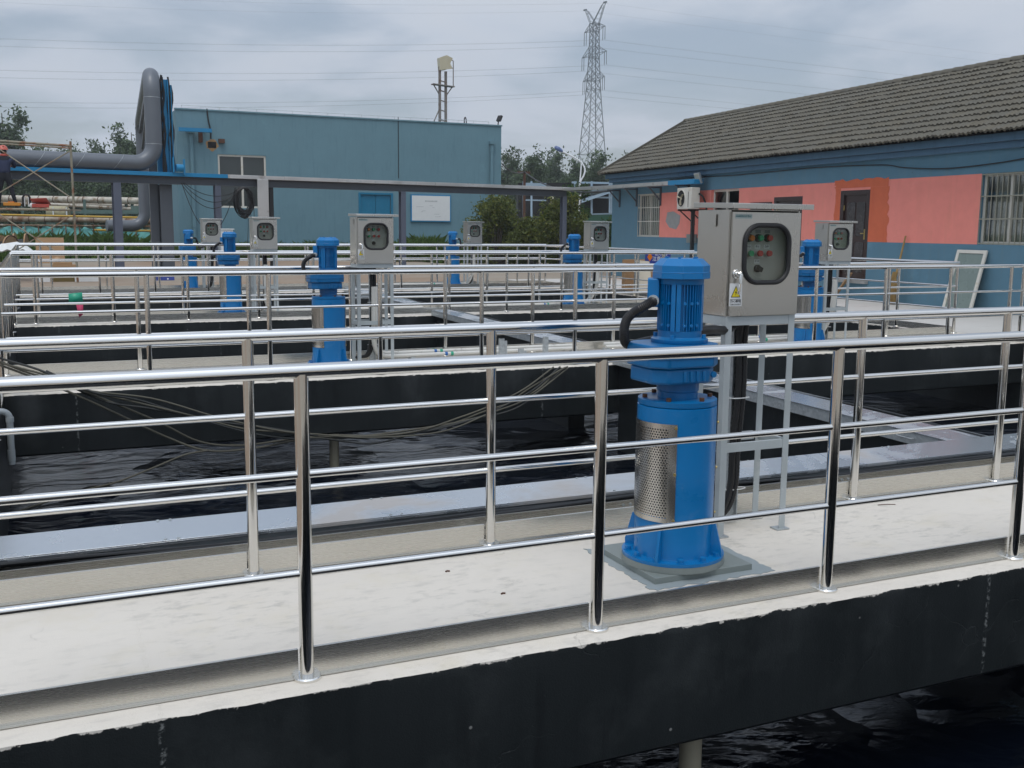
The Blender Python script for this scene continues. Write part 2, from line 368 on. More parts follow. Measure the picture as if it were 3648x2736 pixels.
so = bpy.data.objects.new('sun', sl); COL.objects.link(so); so.rotation_euler = (-sd).to_track_quat('-Z', 'Y').to_euler(); so.location = (0,0,60)
SC.view_settings.view_transform = 'Standard'; SC.view_settings.look = 'None'; SC.view_settings.gamma = 1; SC.view_settings.exposure = 0
SC.cycles.max_bounces = 8; SC.cycles.glossy_bounces = 5; SC.cycles.transparent_max_bounces = 12
SC.cycles.sample_clamp_indirect = 6

# ------------------------------------------------------------------ ground, tank, water
X0, X1, YF, YB = -.33, 13.12, -.9, 26.75
g = MB()
def ringgrid(xs, ys, z, hole):
    for i in range(len(xs)-1):
        for j in range(len(ys)-1):
            if hole(xs[i], xs[i+1], ys[j], ys[j+1]): continue
            g.quad((xs[i],ys[j],z),(xs[i+1],ys[j],z),(xs[i+1],ys[j+1],z),(xs[i],ys[j+1],z))
ringgrid([-900,-60,X0-.3,X1+.3,60,900], [-900,-60,YF-.3,YB+.3,60,900], -.04, lambda a,b,c,d: a > -1 and b < 14 and c > -2 and d < 28)
struct(g.build('ground', MT['earth']))
m = MB()
m.quad((X0,YF,-1.05),(X1,YF,-1.05),(X1,YB,-1.05),(X0,YB,-1.05)); struct(m.build('water', MT['water']))
# outer basin walls and the dividing wall, one cast structure
m = MB()
m.box(X0-.3,YF-.3,-2,X0,YB+.3,0); m.box(X1,YF-.3,-2,X1+.3,YB+.3,0); m.box(X0,YB,-2,X1,YB+.3,0); m.box(X0,YF-.3,-2,X1,YF,0)
tag(m.build('basin_wall', MT['tank']), 'black tarred outer concrete wall enclosing the dark water basins', 'basin wall')
WY = [3.385, 10.725, 17.985, 25.285]; WW = 1.42
m = MB()
for a, b in ((YF, WY[0]), (WY[0]+WW, WY[1]), (WY[1]+WW, WY[2]), (WY[2]+WW, WY[3])):
    o = .05*((a+b)/2-7.2)
    m.add([(6.12+.05*(a-7.2),a+.002,-2),(6.36+.05*(a-7.2),a+.002,-2),(6.36+.05*(b-7.2),b-.002,-2),(6.12+.05*(b-7.2),b-.002,-2),(6.12+.05*(a-7.2),a+.002,-.02),(6.36+.05*(a-7.2),a+.002,-.02),(6.36+.05*(b-7.2),b-.002,-.02),(6.12+.05*(b-7.2),b-.002,-.02)],
        [(0,3,2,1),(4,5,6,7),(0,1,5,4),(1,2,6,5),(2,3,7,6),(3,0,4,7)])
tag(m.build('dividing_wall', MT['tank']), 'black wall dividing the left basins from the right under the cable tray', 'basin wall')
WL = ['nearest pale concrete walkway carrying the front blue mixer across the basin', 'second concrete walkway from the camera, with white conduits along it',
      'third concrete walkway from the camera across the dark basins', 'farthest concrete walkway at the back of the basins']
def walkway(i):
    # ragged concrete arris: the long edges wander a few millimetres
    m = MB(); y0 = WY[i]; n = 150; rnd = random.Random(i); H = -.525 if i == 0 else -.60; a = X0+.002; b = X1-.002
    rows = [[], [], [], [], [], [], [], []]
    for k in range(n+1):
        x = a+(b-a)*k/n
        j0 = rnd.uniform(-.004, .006)+(.012 if rnd.random() < .05 else 0); j1 = rnd.uniform(-.004, .006); zc = rnd.uniform(-.006, 0)
        for r_, p in zip(rows, ((x,y0+.03+j0,0), (x,y0+j0,-.006+zc), (x,y0,-.03), (x,y0,H+.02), (x,y0+.02,H), (x,y0+WW,H), (x,y0+WW,-.02), (x,y0+WW-.015+j1,0))): r_.append(p)
    vs = []; fs = []
    for r_ in rows: vs += r_
    L = n+1
    for q in range(8):
        q2 = (q+1) % 8
        for k in range(n): fs.append((q*L+k, q*L+k+1, q2*L+k+1, q2*L+k))
    fs = [tuple(reversed(f)) for f in fs]
    m.add(vs, fs); m.quad(*[rows[q][0] for q in range(8)]); m.quad(*[rows[q][-1] for q in range(7, -1, -1)])
    return tag(m.build('walkway', MT['tank'], ang=30), WL[i], 'walkway', 'concrete walkways across the basins')
for i in range(4): walkway(i)
# paved apron in front of the tiled house, and the stand the photograph was taken from
m = MB(); m.box(X1+.31,-12,-.3,22.5,30,0); struct(m.build('pavement', MT['pave']))

# ------------------------------------------------------------------ railings
HT, H2, H1 = 1.1, .741, .388
def post_mesh():
    m = MB(); m.cyl((0,0,.004), (0,0,1.09), .0252, n=24, cap=False); return m
def flange_mesh():
    m = MB(); m.lathe([(.050,0),(.050,.009),(.046,.014),(.026,.015)], 24); return m
PM = FM = None
def railing(label, p0, p1, offs, toe=True, lift=0, both=False):
    global PM, FM
    p0 = Vector((p0[0], p0[1], lift)); p1 = Vector((p1[0], p1[1], lift)); d = p1-p0; L = d.length
    t = thing('railing', label, 'railing', p0, math.atan2(d.y, d.x), 'stainless steel railings round the basins')
    m = MB(); m.tube([(-.012,0,HT),(L+.012,0,HT)], .0255, 24); m.build('top_rail', MT['steel'], t)
    for h in (H2, H1):
        m = MB()
        xs = [0]+list(offs)+[L]
        m.tube([(0,0,h),(L,0,h)], .0142, 16); m.build('mid_rail', MT['steel'], t)
    for x in offs:
        if PM is None:
            p = post_mesh().build('post', MT['steel'], t); PM = p.data; f = flange_mesh().build('flange', MT['steel'], p); FM = f.data
        else:
            p = bpy.data.objects.new('post', PM); COL.objects.link(p); p.parent = t
            f = bpy.data.objects.new('flange', FM); COL.objects.link(f); f.parent = p
        p.location = (x, 0, 0)
    if toe:
        xs = sorted(set([0]+list(offs)+[L])); rr0 = random.Random(len(label))
        for a, b in zip(xs[:-1], xs[1:]):
            if b-a < .15: continue
            u = a+.028; v = b-.028; y0 = .012+rr0.uniform(-.002,.002); y1 = .012+rr0.uniform(-.002,.002); m = MB()
            pr = [(-.018,.004),(.002,.004),(.002,.1055),(.012,.1065),(.012,.108),(0,.1075),(0,.006),(-.018,.0055)]
            m.add([(u,y0+a_,b_) for a_, b_ in pr]+[(v,y1+a_,b_) for a_, b_ in pr], [(i,(i+1) % 8,8+(i+1) % 8,8+i) for i in range(8)]+[tuple(range(7,-1,-1)),tuple(range(8,16))])
            m.build('toe_board', MT['toe'], t, ang=1)
    return t
def offs(x0, d, a, b): 
    k = math.ceil((a+.05-x0)/d); out = []
    while x0+k*d < b-.03: out.append(x0+k*d-a); k += 1
    return out
XE = 13.12
RY = [3.493, 4.688, 10.83, 12.04, 18.09, 19.29, 25.39, 26.59]
RP = [(.804,1.169), (.843,1.181), (.989,1.188), (1.0,1.192), (1.14,1.163), (.03,1.17), (.13,1.19), (.35,1.19)]
RL = ['nearest stainless railing along the front edge of the nearest walkway', 'railing on the far edge of the nearest walkway, behind the front mixer',
      'railing on the near edge of the second walkway, with rounded post tops', 'railing on the far edge of the second walkway, behind the white conduits',
      'railing on the near edge of the third walkway', 'railing on the far edge of the third walkway', 'railing on the near edge of the farthest walkway', 'rearmost railing, on the far edge of the farthest walkway']
for i in range(8):
    e = 9.2 if i < 2 else XE
    a = X0
    o = offs(RP[i][0], RP[i][1], a, e)
    if i >= 2:
        o = [0]+[q for q in o if q > .25 and q < e-a-.2]+[e-a]
    railing(RL[i], (a, RY[i]), (e, RY[i]), o, lift=.012*(i//2))
def vrail(lab, x, ya, yb):
    n = max(1, round((yb-ya)/1.18)); railing(lab, (x, ya), (x, yb), [(yb-ya)*k/n for k in range(1, n)], lift=.012)
vrail('side railing at the left end of the first basin, mostly outside the left edge', -.34, 4.70, 10.81)
vrail('side railing with closely seen posts at the left edge, between second and third walkways', -.34, 12.06, 18.07)
vrail('side railing at the left end of the basin between third and farthest walkways', -.34, 19.31, 25.37)
vrail('short railing closing the left end of the farthest walkway', -.34, 25.42, 26.57)
vrail('side railing by the house pavement, joining the second walkway to the third', 13.13, 12.06, 18.07)
vrail('side railing at the right end of the basin between third and farthest walkways', 13.13, 19.31, 25.37)
vrail('short railing closing the right end of the farthest walkway', 13.13, 25.42, 26.57)
vrail('side railing at the right end of the first basin beside the house pavement', 13.13, 4.70, 10.81)

# ------------------------------------------------------------------ mixers
def mixer(label, loc, front=False):
    t = thing('mixer', label, 'mixer', loc, 0, 'blue vertical mixers on the walkways')
    m = MB(); m.box(-.23,-.215,0,.305,.315,.032); pl = m.build('base_plate', MT['greyplate'], t, bev=.002)
    m = MB()
    rg = random.Random(2); poly = []
    pts = [(-.275,-.275),(.40,-.275),(.40,.37),(-.275,.37)]
    for k in range(4):
        a = Vector(pts[k]); b = Vector(pts[(k+1) % 4])
        for j in range(26):
            q = a.lerp(b, j/26)+Vector((rg.uniform(-.012,.012), rg.uniform(-.012,.012))); poly.append(q)
    m.prism(poly, .0006, .003); m.build('paint_margin', MT['greymargin'], pl)
    m = MB(); m.lathe([(.242,.033),(.242,.062)], 56); m.build('foot_rim', MT['greyplate'], t)
    m = MB()
    m.lathe([(.184,.0625),(.240,.0625),(.241,.078),(.187,.080),(.184,.09),(.184,.782),(.176,.786),(.02,.786)], 56); cy = m.build('drum', MT['blue'], t)
    for k in range(4):
        a = R(219+90*k); m = MB()
        m.plate([(.182,.078),(.238,.078),(.240,.10),(.205,.235),(.182,.235)], -.007, .007)
        o = m.build('gusset', MT['blue'], t, bev=.0015); o.rotation_euler = (0,0,a)
    for k in range(12):
        a = R(-83+30*k); m = MB(); m.cyl((.214*math.cos(a),.214*math.sin(a),.078), (.214*math.cos(a),.214*math.sin(a),.096), .0155, n=6)
        m.cyl((.214*math.cos(a),.214*math.sin(a),.074), (.214*math.cos(a),.214*math.sin(a),.0815), .021, n=14); m.build('bolt', MT['blue'], t)
    for a0, a1 in ((118, 238), (-32, 88)):
        a0 = R(a0); a1 = R(a1); n = 40; r = .1885; vs = []; fs = []; uv = []
        for k in range(n+1):
            a = a0+(a1-a0)*k/n
            for z in (.255, .715): vs.append((r*math.cos(a), r*math.sin(a), z)); uv.append((r*(a-a0), z-.255))
        for k in range(n): fs.append((2*k, 2*k+2, 2*k+3, 2*k+1))
        m = MB(); m.add(vs, fs); o = m.build('perforated_guard', MT['perf'], t)
        ul = o.data.uv_layers.new(name='UVMap')
        for lp in o.data.loops: ul.data[lp.index].uv = uv[lp.vertex_index]
        m = MB()
        for a in (a0+.03, a1-.03):
            for z in (.268, .485, .70):
                p = Vector((r*math.cos(a), r*math.sin(a), z)); m.cyl(p, p*1.0+Vector((.006*math.cos(a), .006*math.sin(a), 0)), .007, n=8)
        m.build('screw', MT['brass'], o)
        m = MB(); m.lathe([(.1852,.28),(.1852,.69)], 36, a0=a0+.12, a1=a1-.12); m.build('opening', MT['ink'], o)
    m = MB(); m.lathe([(.178,.787),(.183,.789),(.183,.812),(.180,.814),(.095,.815)], 48); m.lathe([(.093,.80),(.093,.845),(.098,.85),(.098,.895)], 36)
    tf = m.build('top_flange', MT['bluedk'], t)
    for k in range(6):
        a = R(-78+60*k); m = MB(); p = Vector((.155*math.cos(a), .155*math.sin(a), .814)); m.cyl(p, p+Vector((0,0,.016)), .012, n=6); m.build('bolt', MT['rust'], tf)
    # gearbox: waisted casting, offset to the left
    def oc(hx, hy, c, cx=-.035): return [(cx-hx+c,-hy),(cx+hx-c,-hy),(cx+hx,-hy+c),(cx+hx,hy-c),(cx+hx-c,hy),(cx-hx+c,hy),(cx-hx,hy-c),(cx-hx,-hy+c)]
    m = MB(); m.prism(oc(.172,.148,.062), .895, .967); gb = m.build('gearbox', MT['bluedk'], t, bev=.012)
    m = MB(); m.prism(oc(.188,.164,.068), .969, 1.072); m.build('gearbox_cover', MT['bluedk'], t, bev=.010)
    m = MB(); m.prism(oc(.193,.169,.07), 1.012, 1.022); m.build('gearbox_joint', MT['bluedk'], t, bev=.003)
    m = MB()
    for k in range(4): m.box(-.07+.034*k,-.156,.905,-.056+.034*k,-.146,.955)
    m.build('casting_rib', MT['bluedk'], gb, bev=.003)
    m = MB(); m.cyl((.09,-.158,.935), (.09,-.147,.935), .014, n=14); m.build('plug', MT['bluedk'], gb)
    m = MB(); m.lathe([(.129,1.0725),(.131,1.076),(.131,1.090),(.105,1.096),(.100,1.10),(.100,1.128)], 40); mf = m.build('motor_flange', MT['bluedk'], t)
    for k in range(4):
        a = R(-50+90*k); m = MB(); p = Vector((.115*math.cos(a), .115*math.sin(a), 1.091)); m.cyl(p, p+Vector((0,0,.022)), .0105, n=6); m.build('bolt', MT['blue'], mf)
    m = MB(); m.lathe([(.084,1.126),(.084,1.342)], 40); 
    for k in range(44):
        a = 2*math.pi*k/44; d = Vector((math.cos(a), math.sin(a), 0))
        if min(abs((a-R(q)+math.pi) % (2*math.pi)-math.pi) for q in (225, 315, 45, 135)) < R(11): continue
        m.bar(d*.080+Vector((0,0,1.129)), d*.080+Vector((0,0,1.339)), .0028, .042, d)
    for q in (225, 315, 45, 135):
        a = R(q); d = Vector((math.cos(a), math.sin(a), 0)); s = Vector((-d.y, d.x, 0))
        for o_ in (-.012, .012): m.bar(d*.088+s*o_+Vector((0,0,1.128)), d*.088+s*o_+Vector((0,0,1.341)), .019, .028, d)
    for q in (248, 206, 184, 285, 267):
        a = R(q)
        for z in (1.155, 1.255):
            p = Vector((.098*math.cos(a), .098*math.sin(a), z)); m.cyl(p, p+Vector((.006*math.cos(a), .006*math.sin(a), 0)), .0075, n=10)
    bo = m.build('motor_body', MT['blue'], t, ang=40)
    m = MB(); m.lathe([(.1015,1.340),(.1035,1.345),(.1035,1.366)], 40); m.build('motor_collar', MT['bluedk'], t)
    m = MB(); m.lathe([(.131,1.366),(.131,1.392),(.132,1.3935),(.129,1.395),(.129,1.425),(.095,1.457),(.001,1.459)], 8, a0=R(22.5-8), a1=R(382.5-8)); fc = m.build('fan_cowl', MT['blue'], t, ang=25, bev=.014)
    for k in range(6): m = MB(); m.bar((.07*math.cos(k),.07*math.sin(k),1.459), (.085*math.cos(k),.085*math.sin(k),1.459), .012, .008); m.build('cowl_lug', MT['blue'], fc)
    # terminal box with gland and hose
    rz = R(82) if front else R(-32)
    m = MB(); m.box(-.152,-.052,1.235,-.098,.062,1.365); tb = m.build('terminal_box', MT['blue'], t, bev=.006); tb.rotation_euler = (0,0,rz)
    m = MB(); m.cyl((-.125,-.075,1.265), (-.125,-.050,1.265), .026, n=16); m.cyl((-.125,-.098,1.262), (-.125,-.075,1.264), .021, n=6); m.build('gland', MT['galv'], tb)
    if front: path = [(.10,-.13,1.262),(.15,-.14,1.25),(.21,-.05,1.13),(.26,.10,1.03),(.40,.30,1.06),(.52,.40,1.10)]
    else: path = [(-.158,-.017,1.262),(-.19,-.03,1.255),(-.255,.035,1.19),(-.255,.07,1.11),(-.20,.12,1.055),(-.06,.175,1.06),(.12,.17,1.085),(.30,.20,1.10),(.47,.30,1.085),(.58,.38,1.10),(.60,.40,1.15)]
    m = MB(); pp = bez(path, 26); m.tube(pp, lambda k: .0205+.0025*(k % 2), 12); m.build('cable_hose', MT['hose'], t, ang=50)
    # shaft tube below the walkway
    m = MB(); m.cyl((-.03,-.25,-1.6), (-.03,-.25,-.50), .052, n=24); m.build('shaft_tube', MT['creampipe'], t)
    return t
MT['greymargin'] = pm('grey_floor_paint', (.27,.31,.32), .6, 0, .12, 5)
MT['brass'] = pm('brass_screw', (.55,.42,.16), .35, .9)
mxs = [('blue mixer on the nearest walkway, large in front of the biggest steel cabinet', (2.70,4.06), 0, 0),
       ('blue mixer left of centre on the second walkway, beside a steel cabinet', (2.95,11.40), 1, 0),
       ('blue mixer at right on the second walkway, partly behind the nearest cabinet', (9.68,11.40), 1, 0),
       ('blue mixer on the third walkway in the left row', (3.10,18.67), 2, 0),
       ('blue mixer on the third walkway in front of the gantry end column', (9.85,18.67), 2, 0),
       ('farthest blue mixer at left, its cable box facing forward', (3.36,25.97), 3, 1),
       ('farthest blue mixer at centre, its cable box facing forward, near the shrubs', (10.08,25.97), 3, 1)]
MA = mixer(mxs[0][0], (mxs[0][1][0], mxs[0][1][1], 0)); MF = mixer(mxs[5][0], (mxs[5][1][0], mxs[5][1][1], .03), True)
for q in (1, 2, 3, 4, 6):
    c = copy_tree(MF if mxs[q][3] else MA); c.location = (mxs[q][1][0], mxs[q][1][1], .012*mxs[q][2]); c['label'] = mxs[q][0]

# ------------------------------------------------------------------ control cabinets (origin: front left foot of the stand)
def cabinet(label, loc):
    t = thing('control_cabinet', label, 'control cabinet', loc, 0, 'stainless control cabinets beside the mixers')
    W, D_, ZB, ZT = .44, .27, 1.155, 1.688
    m = MB(); m.box(0,.004,ZB,W,D_,ZB+.003); m.box(0,.004,ZB,.003,D_,ZT); m.box(W-.003,.004,ZB,W,D_,ZT); m.box(0,D_-.003,ZB,W,D_,ZT); m.box(0,.004,ZT-.003,W,D_,ZT)
    m.box(.003,.004,ZB,.014,.010,ZT); m.box(W-.008,.004,ZB,W-.003,.010,ZT)
    en = m.build('enclosure', MT['sheet'], t)
    m = MB(); L = [(-.012,-.045,ZT+.004),(W+.05,-.045,ZT+.004),(W+.05,D_+.03,ZT+.012),(-.012,D_+.03,ZT+.012)]; Hh = [(x, y, z+.027) for x, y, z in L]
    m.add(L+Hh, [(0,3,2,1),(4,5,6,7),(0,1,5,4),(1,2,6,5),(2,3,7,6),(3,0,4,7)]); m.build('lid', MT['sheet'], t, bev=.002)
    # door: a sheet with a rounded window cut-out
    cx, cz, ww, wh, wr = .228, 1.468, .272, .284, .085
    d0, d1, e0, e1 = .012, W-.004, ZB+.004, ZT-.012
    inner = rrect(cx, cz, ww, wh, wr, 8); outer = []
    for x, z in inner:      # project each loop point to the door edge
        dx, dz = x-cx, z-cz; s_ = min(((d1 if dx > 0 else d0)-cx)/dx if abs(dx) > 1e-6 else 9, ((e1 if dz > 0 else e0)-cz)/dz if abs(dz) > 1e-6 else 9)
        outer.append((cx+dx*s_, cz+dz*s_))
    n = len(inner); vs = []
    m = MB()
    for yq in (-.012, .002): vs += [(x, yq, z) for x, z in inner]+[(x, yq, z) for x, z in outer]
    fs = [(i, (i+1) % n, n+(i+1) % n, n+i) for i in range(n)]+[(2*n+i, 3*n+i, 3*n+(i+1) % n, 2*n+(i+1) % n) for i in range(n)]
    fs += [(n+i, n+(i+1) % n, 3*n+(i+1) % n, 3*n+i) for i in range(n)]+[(i, 2*n+i, 2*n+(i+1) % n, (i+1) % n) for i in range(n)]
    # fill the four corners
    for sx, ex in ((0, d0), (1, d1)):
        for ez in (e0, e1):
            near = sorted(range(n), key=lambda i: (outer[i][0]-ex)**2+(outer[i][1]-ez)**2)
            a = min((i for i in range(n) if abs(outer[i][0]-ex) < 1e-6), key=lambda i: abs(outer[i][1]-ez)); b = min((i for i in range(n) if abs(outer[i][1]-ez) < 1e-6), key=lambda i: abs(outer[i][0]-ex))
            vs += [(ex,-.012,ez),(ex,.002,ez)]; q = len(vs)-2
            fs += [(n+a, n+b, q), (3*n+a, 3*n+b, q+1), (n+a, q, q+1, 3*n+a), (n+b, q, q+1, 3*n+b)]
    m.add(vs, fs); dr = m.build('door', MT['sheet'], t, ang=25)
    bm = bmesh.new(); bm.from_mesh(dr.data); bmesh.ops.recalc_face_normals(bm, faces=bm.faces); bm.to_mesh(dr.data); bm.free()
    m = MB(); m.tube([(x, -.014, z) for x, z in rrect(cx, cz, ww+.004, wh+.004, wr, 8)], .0125, 10, closed=True); m.build('window_seal', MT['black'], dr)
    m = MB(); m.plate(rrect(cx, cz, ww, wh, wr, 8), -.008, -.005); m.build('window_pane', MT['pane'], dr)
    m = MB(); m.box(.016,.045,ZB+.01,W-.012,.048,ZT-.02); pn = m.build('button_panel', MT['panel'], t)
    def btn(nm, x, z, mat, long):
        m = MB(); m.cyl((x,.0445,z), (x,.040,z), .021, n=20); m.cyl((x,.040,z), (x,.024,z), .018, n=20); m.build('button_collar', MT['sheet'] if long else MT['ink'], pn)
        m = MB(); m.cyl((x,.0238,z), (x,.012,z), .0165, .0145, n=20); m.build(nm, MT[mat], pn)
    for x, c in ((.155,'amber'), (.212,'green'), (.270,'red')): btn('indicator_lamp', x, 1.548, c, False)
    for x, c in ((.155,'green'), (.212,'red'), (.270,'red')): btn('push_button', x, 1.470, c, True)
    for x, tx in ((.155,'启动'), (.212,'停止'), (.270,'急停')):
        m = MB(); m.box(x-.017,.0436,1.494,x+.017,.0446,1.514); m.build('button_label', MT['white'], pn); text('label_text', tx, .013, MT['ink'], pn, (x,.0432,1.504))
    for x in (.155, .212, .270):
        m = MB(); m.box(x-.017,.0436,1.572,x+.017,.0446,1.588); m.build('lamp_label', MT['greyplate'], pn)
    m = MB(); m.box(.196,.0436,1.418,.228,.0446,1.440); m.build('button_label', MT['white'], pn); text('label_text', '手 自', .012, MT['ink'], pn, (.212,.0432,1.429))
    m = MB(); m.cyl((.212,.0445,1.393), (.212,.028,1.393), .019, n=20); m.bar((.200,.018,1.399), (.228,.018,1.385), .024, .012, (0,1,0)); m.build('selector_switch', MT['ink'], pn, bev=.002)
    m = MB(); m.cyl((.045,-.012,1.368), (.045,-.020,1.368), .024, n=24); m.cyl((.045,-.020,1.368), (.045,-.030,1.368), .014, n=16)
    m.bar((.060,-.034,1.372), (.052,-.038,1.318), .017, .012, (0,1,0)); m.bar((.053,-.037,1.322), (.046,-.036,1.268), .014, .009, (0,1,0)); m.cyl((.045,-.026,1.368), (.062,-.032,1.374), .010, n=10)
    m.build('handle', MT['steel'], dr, bev=.003)
    m = MB(); m.box(.008,-.0132,1.208,.084,-.0122,1.322); st = m.build('warning_sticker', MT['white'], dr)
    m = MB(); m.plate([(.017,1.252),(.075,1.252),(.046,1.311)], -.0140, -.0133); m.build('triangle_border', MT['ink'], dr)
    m = MB(); m.plate([(.0225,1.2555),(.0695,1.2555),(.046,1.303)], -.0146, -.0141); m.build('triangle', MT['yellow'], dr)
    m = MB(); m.plate([(.049,1.292),(.040,1.275),(.046,1.275),(.042,1.260),(.052,1.279),(.046,1.279)], -.0152, -.0147); m.build('bolt_symbol', MT['ink'], dr)
    m = MB()
    for a in ((.013,1.213,.0785,1.2145),(.013,1.2415,.0785,1.243),(.013,1.213,.0145,1.243),(.077,1.213,.0785,1.243)): m.box(a[0],-.0140,a[1],a[2],-.0133,a[3])
    m.build('sticker_frame', MT['ink'], dr)
    text('sticker_text', '当心触电', .0155, MT['ink'], dr, (.046,-.0136,1.232)); text('sticker_text', 'Danger! electric shock', .0058, MT['ink'], dr, (.046,-.0136,1.2185))
    m = MB(); m.box(.026,-.0130,1.643,.128,-.0122,1.667); m.build('name_strip', MT['strip'], dr); text('strip_text', '03#缺氧反应池AC', .0125, MT['teal'], dr, (.077,-.0133,1.655))
    m = MB(); m.bar((-.006,.13,1.665), (-.006,.13,1.605), .003, .05, (0,1,0)); m.build('lifting_lug', MT['sheet'], en)
    # stand of painted steel section
    for x in (.022, W-.022):
        for y in (.02, D_-.02):
            m = MB(); m.box(x-.019,y-.019,.008,x+.019,y-.015,ZB); m.box(x-.019 if x < .2 else x+.015,y-.015,.008,x-.015 if x < .2 else x+.019,y+.019,ZB)
            lg = m.build('leg', MT['legs'], t)
            m = MB(); m.box(x-.04,y-.035,.001,x+.04,y+.03,.008); m.build('foot_plate', MT['galv'], lg)
    for z in (1.108, .450):
        for y in (.003, D_-.023): m = MB(); m.box(.040,y,z,W-.040,y+.02,z+.045); m.build('cross_bar', MT['legs'], t)
        for x in (.003, W-.023): m = MB(); m.box(x,.040,z,x+.02,D_-.040,z+.045); m.build('cross_bar', MT['legs'], t)
    m = MB(); m.box(.205,.225,.01,.275,.232,1.15); m.box(.205,.205,.01,.211,.225,1.15); m.box(.269,.205,.01,.275,.225,1.15); m.build('cable_channel', MT['galv'], t)
    for k in range(2):
        pts = [(.225+.035*k,.16,1.16),(.23+.035*k,.19,1.02),(.235+.032*k,.188,.75),(.215+.03*k,.186,.45),(.20+.03*k,.175,.22),(.155+.03*k,.19,.08),(.07+.02*k,.22,.055),(.03,.26,.05)]
        m = MB(); m.tube(bez(pts, 24), lambda q: .0175+.002*(q % 2), 10); m.build('cable_hose', MT['hose'], t, ang=50)
    for z in (.70, .20):
        m = MB(); m.tube([(.19+.11*math.cos(a)*.6+.05, .186+.025*math.sin(a), z) for a in np.linspace(0, 2*math.pi, 20)[:-1]], .003, 5, closed=True); m.build('cable_tie', MT['white'], t)
    return t
MT['panel'] = pm('panel_grey', (.46,.46,.41), .55, 0, .06, 4)
MT['strip'] = pm('green_grey_strip', (.40,.46,.44), .5); MT['teal'] = pm('teal_ink', (.05,.16,.17), .5)
MT['legs'] = pm('pale_primed_steel', (.42,.46,.47), .5, .25, .15, 5, stain=((.55,.57,.57), 8, .6, .75))
cbs = [('nearest and largest stainless control cabinet, behind the front blue mixer', (3.157,4.337), 0), ('stainless cabinet on the second walkway at left, right of its blue mixer', (3.36,11.68), 1),
       ('stainless cabinet at right on the second walkway, in front of the brown door', (10.19,11.68), 1), ('cabinet on the third walkway at left, below the silver duct', (3.55,18.95), 2),
       ('cabinet on the third walkway beside the corner of the tiled house', (10.36,18.95), 2), ('smallest cabinet at left, on the farthest walkway with a white box behind it', (3.72,26.25), 3), ('cabinet on the farthest walkway in front of the round shrubs', (10.60,26.25), 3)]
CA = cabinet(cbs[0][0], (cbs[0][1][0], cbs[0][1][1], 0))
for lab, p, k in cbs[1:]:
    c = copy_tree(CA); c.location = (p[0], p[1], .012*k); c['label'] = lab

# ------------------------------------------------------------------ cable trays
def screws(m, pts, z):
    for x, y in pts: m.cyl((x,y,z), (x,y,z+.006), .008, n=6)
t = thing('cable_tray', 'covered steel cable tray along the back of the nearest walkway', 'cable tray', (0,5.24,0))
m = MB(); m.box(-.32,-.18,.0,9.2,.18,.094); m.build('tray_body', MT['traydark'], t)
m = MB(); m.box(-.33,-.188,.095,9.21,.188,.101); m.box(-.33,-.188,.080,9.21,-.1845,.0945); ld = m.build('tray_lid', MT['lid'], t, bev=.001)
for x in (.5,.56,1.62,1.68,2.9,2.96,4.1,4.16,5.3,5.36):
    for y in (-.175,.172):
        m = MB(); screws(m, [(x,y)], .1005); m.build('screw', MT['galv'], ld)
t = thing('open_cable_tray', 'narrow open steel tray holding black cables behind the nearest walkway', 'cable tray', (0,4.95,0))
m = MB(); m.box(-.32,-.090,.0,9.2,-.086,.1); m.box(-.32,-.086,.0,9.2,.095,.004); m.box(-.32,.0955,.0,9.2,.0985,.06); m.build('tray_body', MT['toe'], t)
m = MB()
for k in range(5): m.cyl((2.9+.045*k,-.0905,.075), (2.9+.045*k,-.096,.075), .009, n=8)
for k in range(5): m.cyl((4.35+.05*k,-.0905,.075), (4.35+.05*k,-.096,.075), .009, n=8)
m.build('joint_bolt', MT['galv'], t)
rr = random.Random(7)
for k in range(9):
    ph = rr.uniform(0, 6); y0 = 4.885+.018*k
    pts = [(x, y0+.012*math.sin(x*1.3+ph)+.008*math.sin(x*3.1+ph*2), .03+.012*(k % 3)+.022*(k % 2)+.016*math.sin(x*1.7+ph*1.7)) for x in np.arange(-.3, 9.2, .2)]
    m = MB(); m.tube(pts, rr.choice((.010,.012,.014)), 8); tag(m.build('power_cable', MT['cable']), 'black cable lying in the open tray behind the nearest walkway', 'cable', 'black cables in the open tray')
def skewtray(lab, ya, yb, z0=.0):
    ang = math.atan(.05); t = thing('cable_tray', lab, 'cable tray', (6.02+.05*(ya-7.2), ya, z0), -ang, 'cable trays along the dividing wall'); L = (yb-ya)/math.cos(ang)
    m = MB(); m.box(.0,.0,.0,.33,L,.094); m.build('tray_body', MT['galv'], t)
    m = MB(); m.box(-.008,0,.095,.338,L,.101); m.build('tray_lid', MT['lid'], t, bev=.001)
    m = MB(); m.box(.3305,0,.0,.47,L,.004); m.box(.47,0,.0,.474,L,.085); m.build('side_channel', MT['galv'], t)
    for k in range(4):
        ph = rr.uniform(0, 6); pts = [(.36+.028*k+.01*math.sin(y*1.5+ph), y, .045+.03*(k % 2)+.014*math.sin(y*2+ph)) for y in np.arange(.02, L, .25)]
        m = MB(); m.tube(pts, .012, 8); m.build('cable', MT['cable'], t)
    for a in (.4, L*.5, L-.4):
        m = MB(); m.tube([(-.004,a-.08,.05),(-.03,a-.08,.05),(-.03,a+.08,.05),(-.004,a+.08,.05)], .005, 6); m.build('joint_handle', MT['galv'], t)
skewtray('covered cable tray running back over the dividing wall from nearest to second walkway', 5.435, 10.72)
skewtray('covered cable tray over the dividing wall between second and third walkways', 12.16, 17.98)
skewtray('covered cable tray over the dividing wall between third and farthest walkways', 19.42, 25.28)
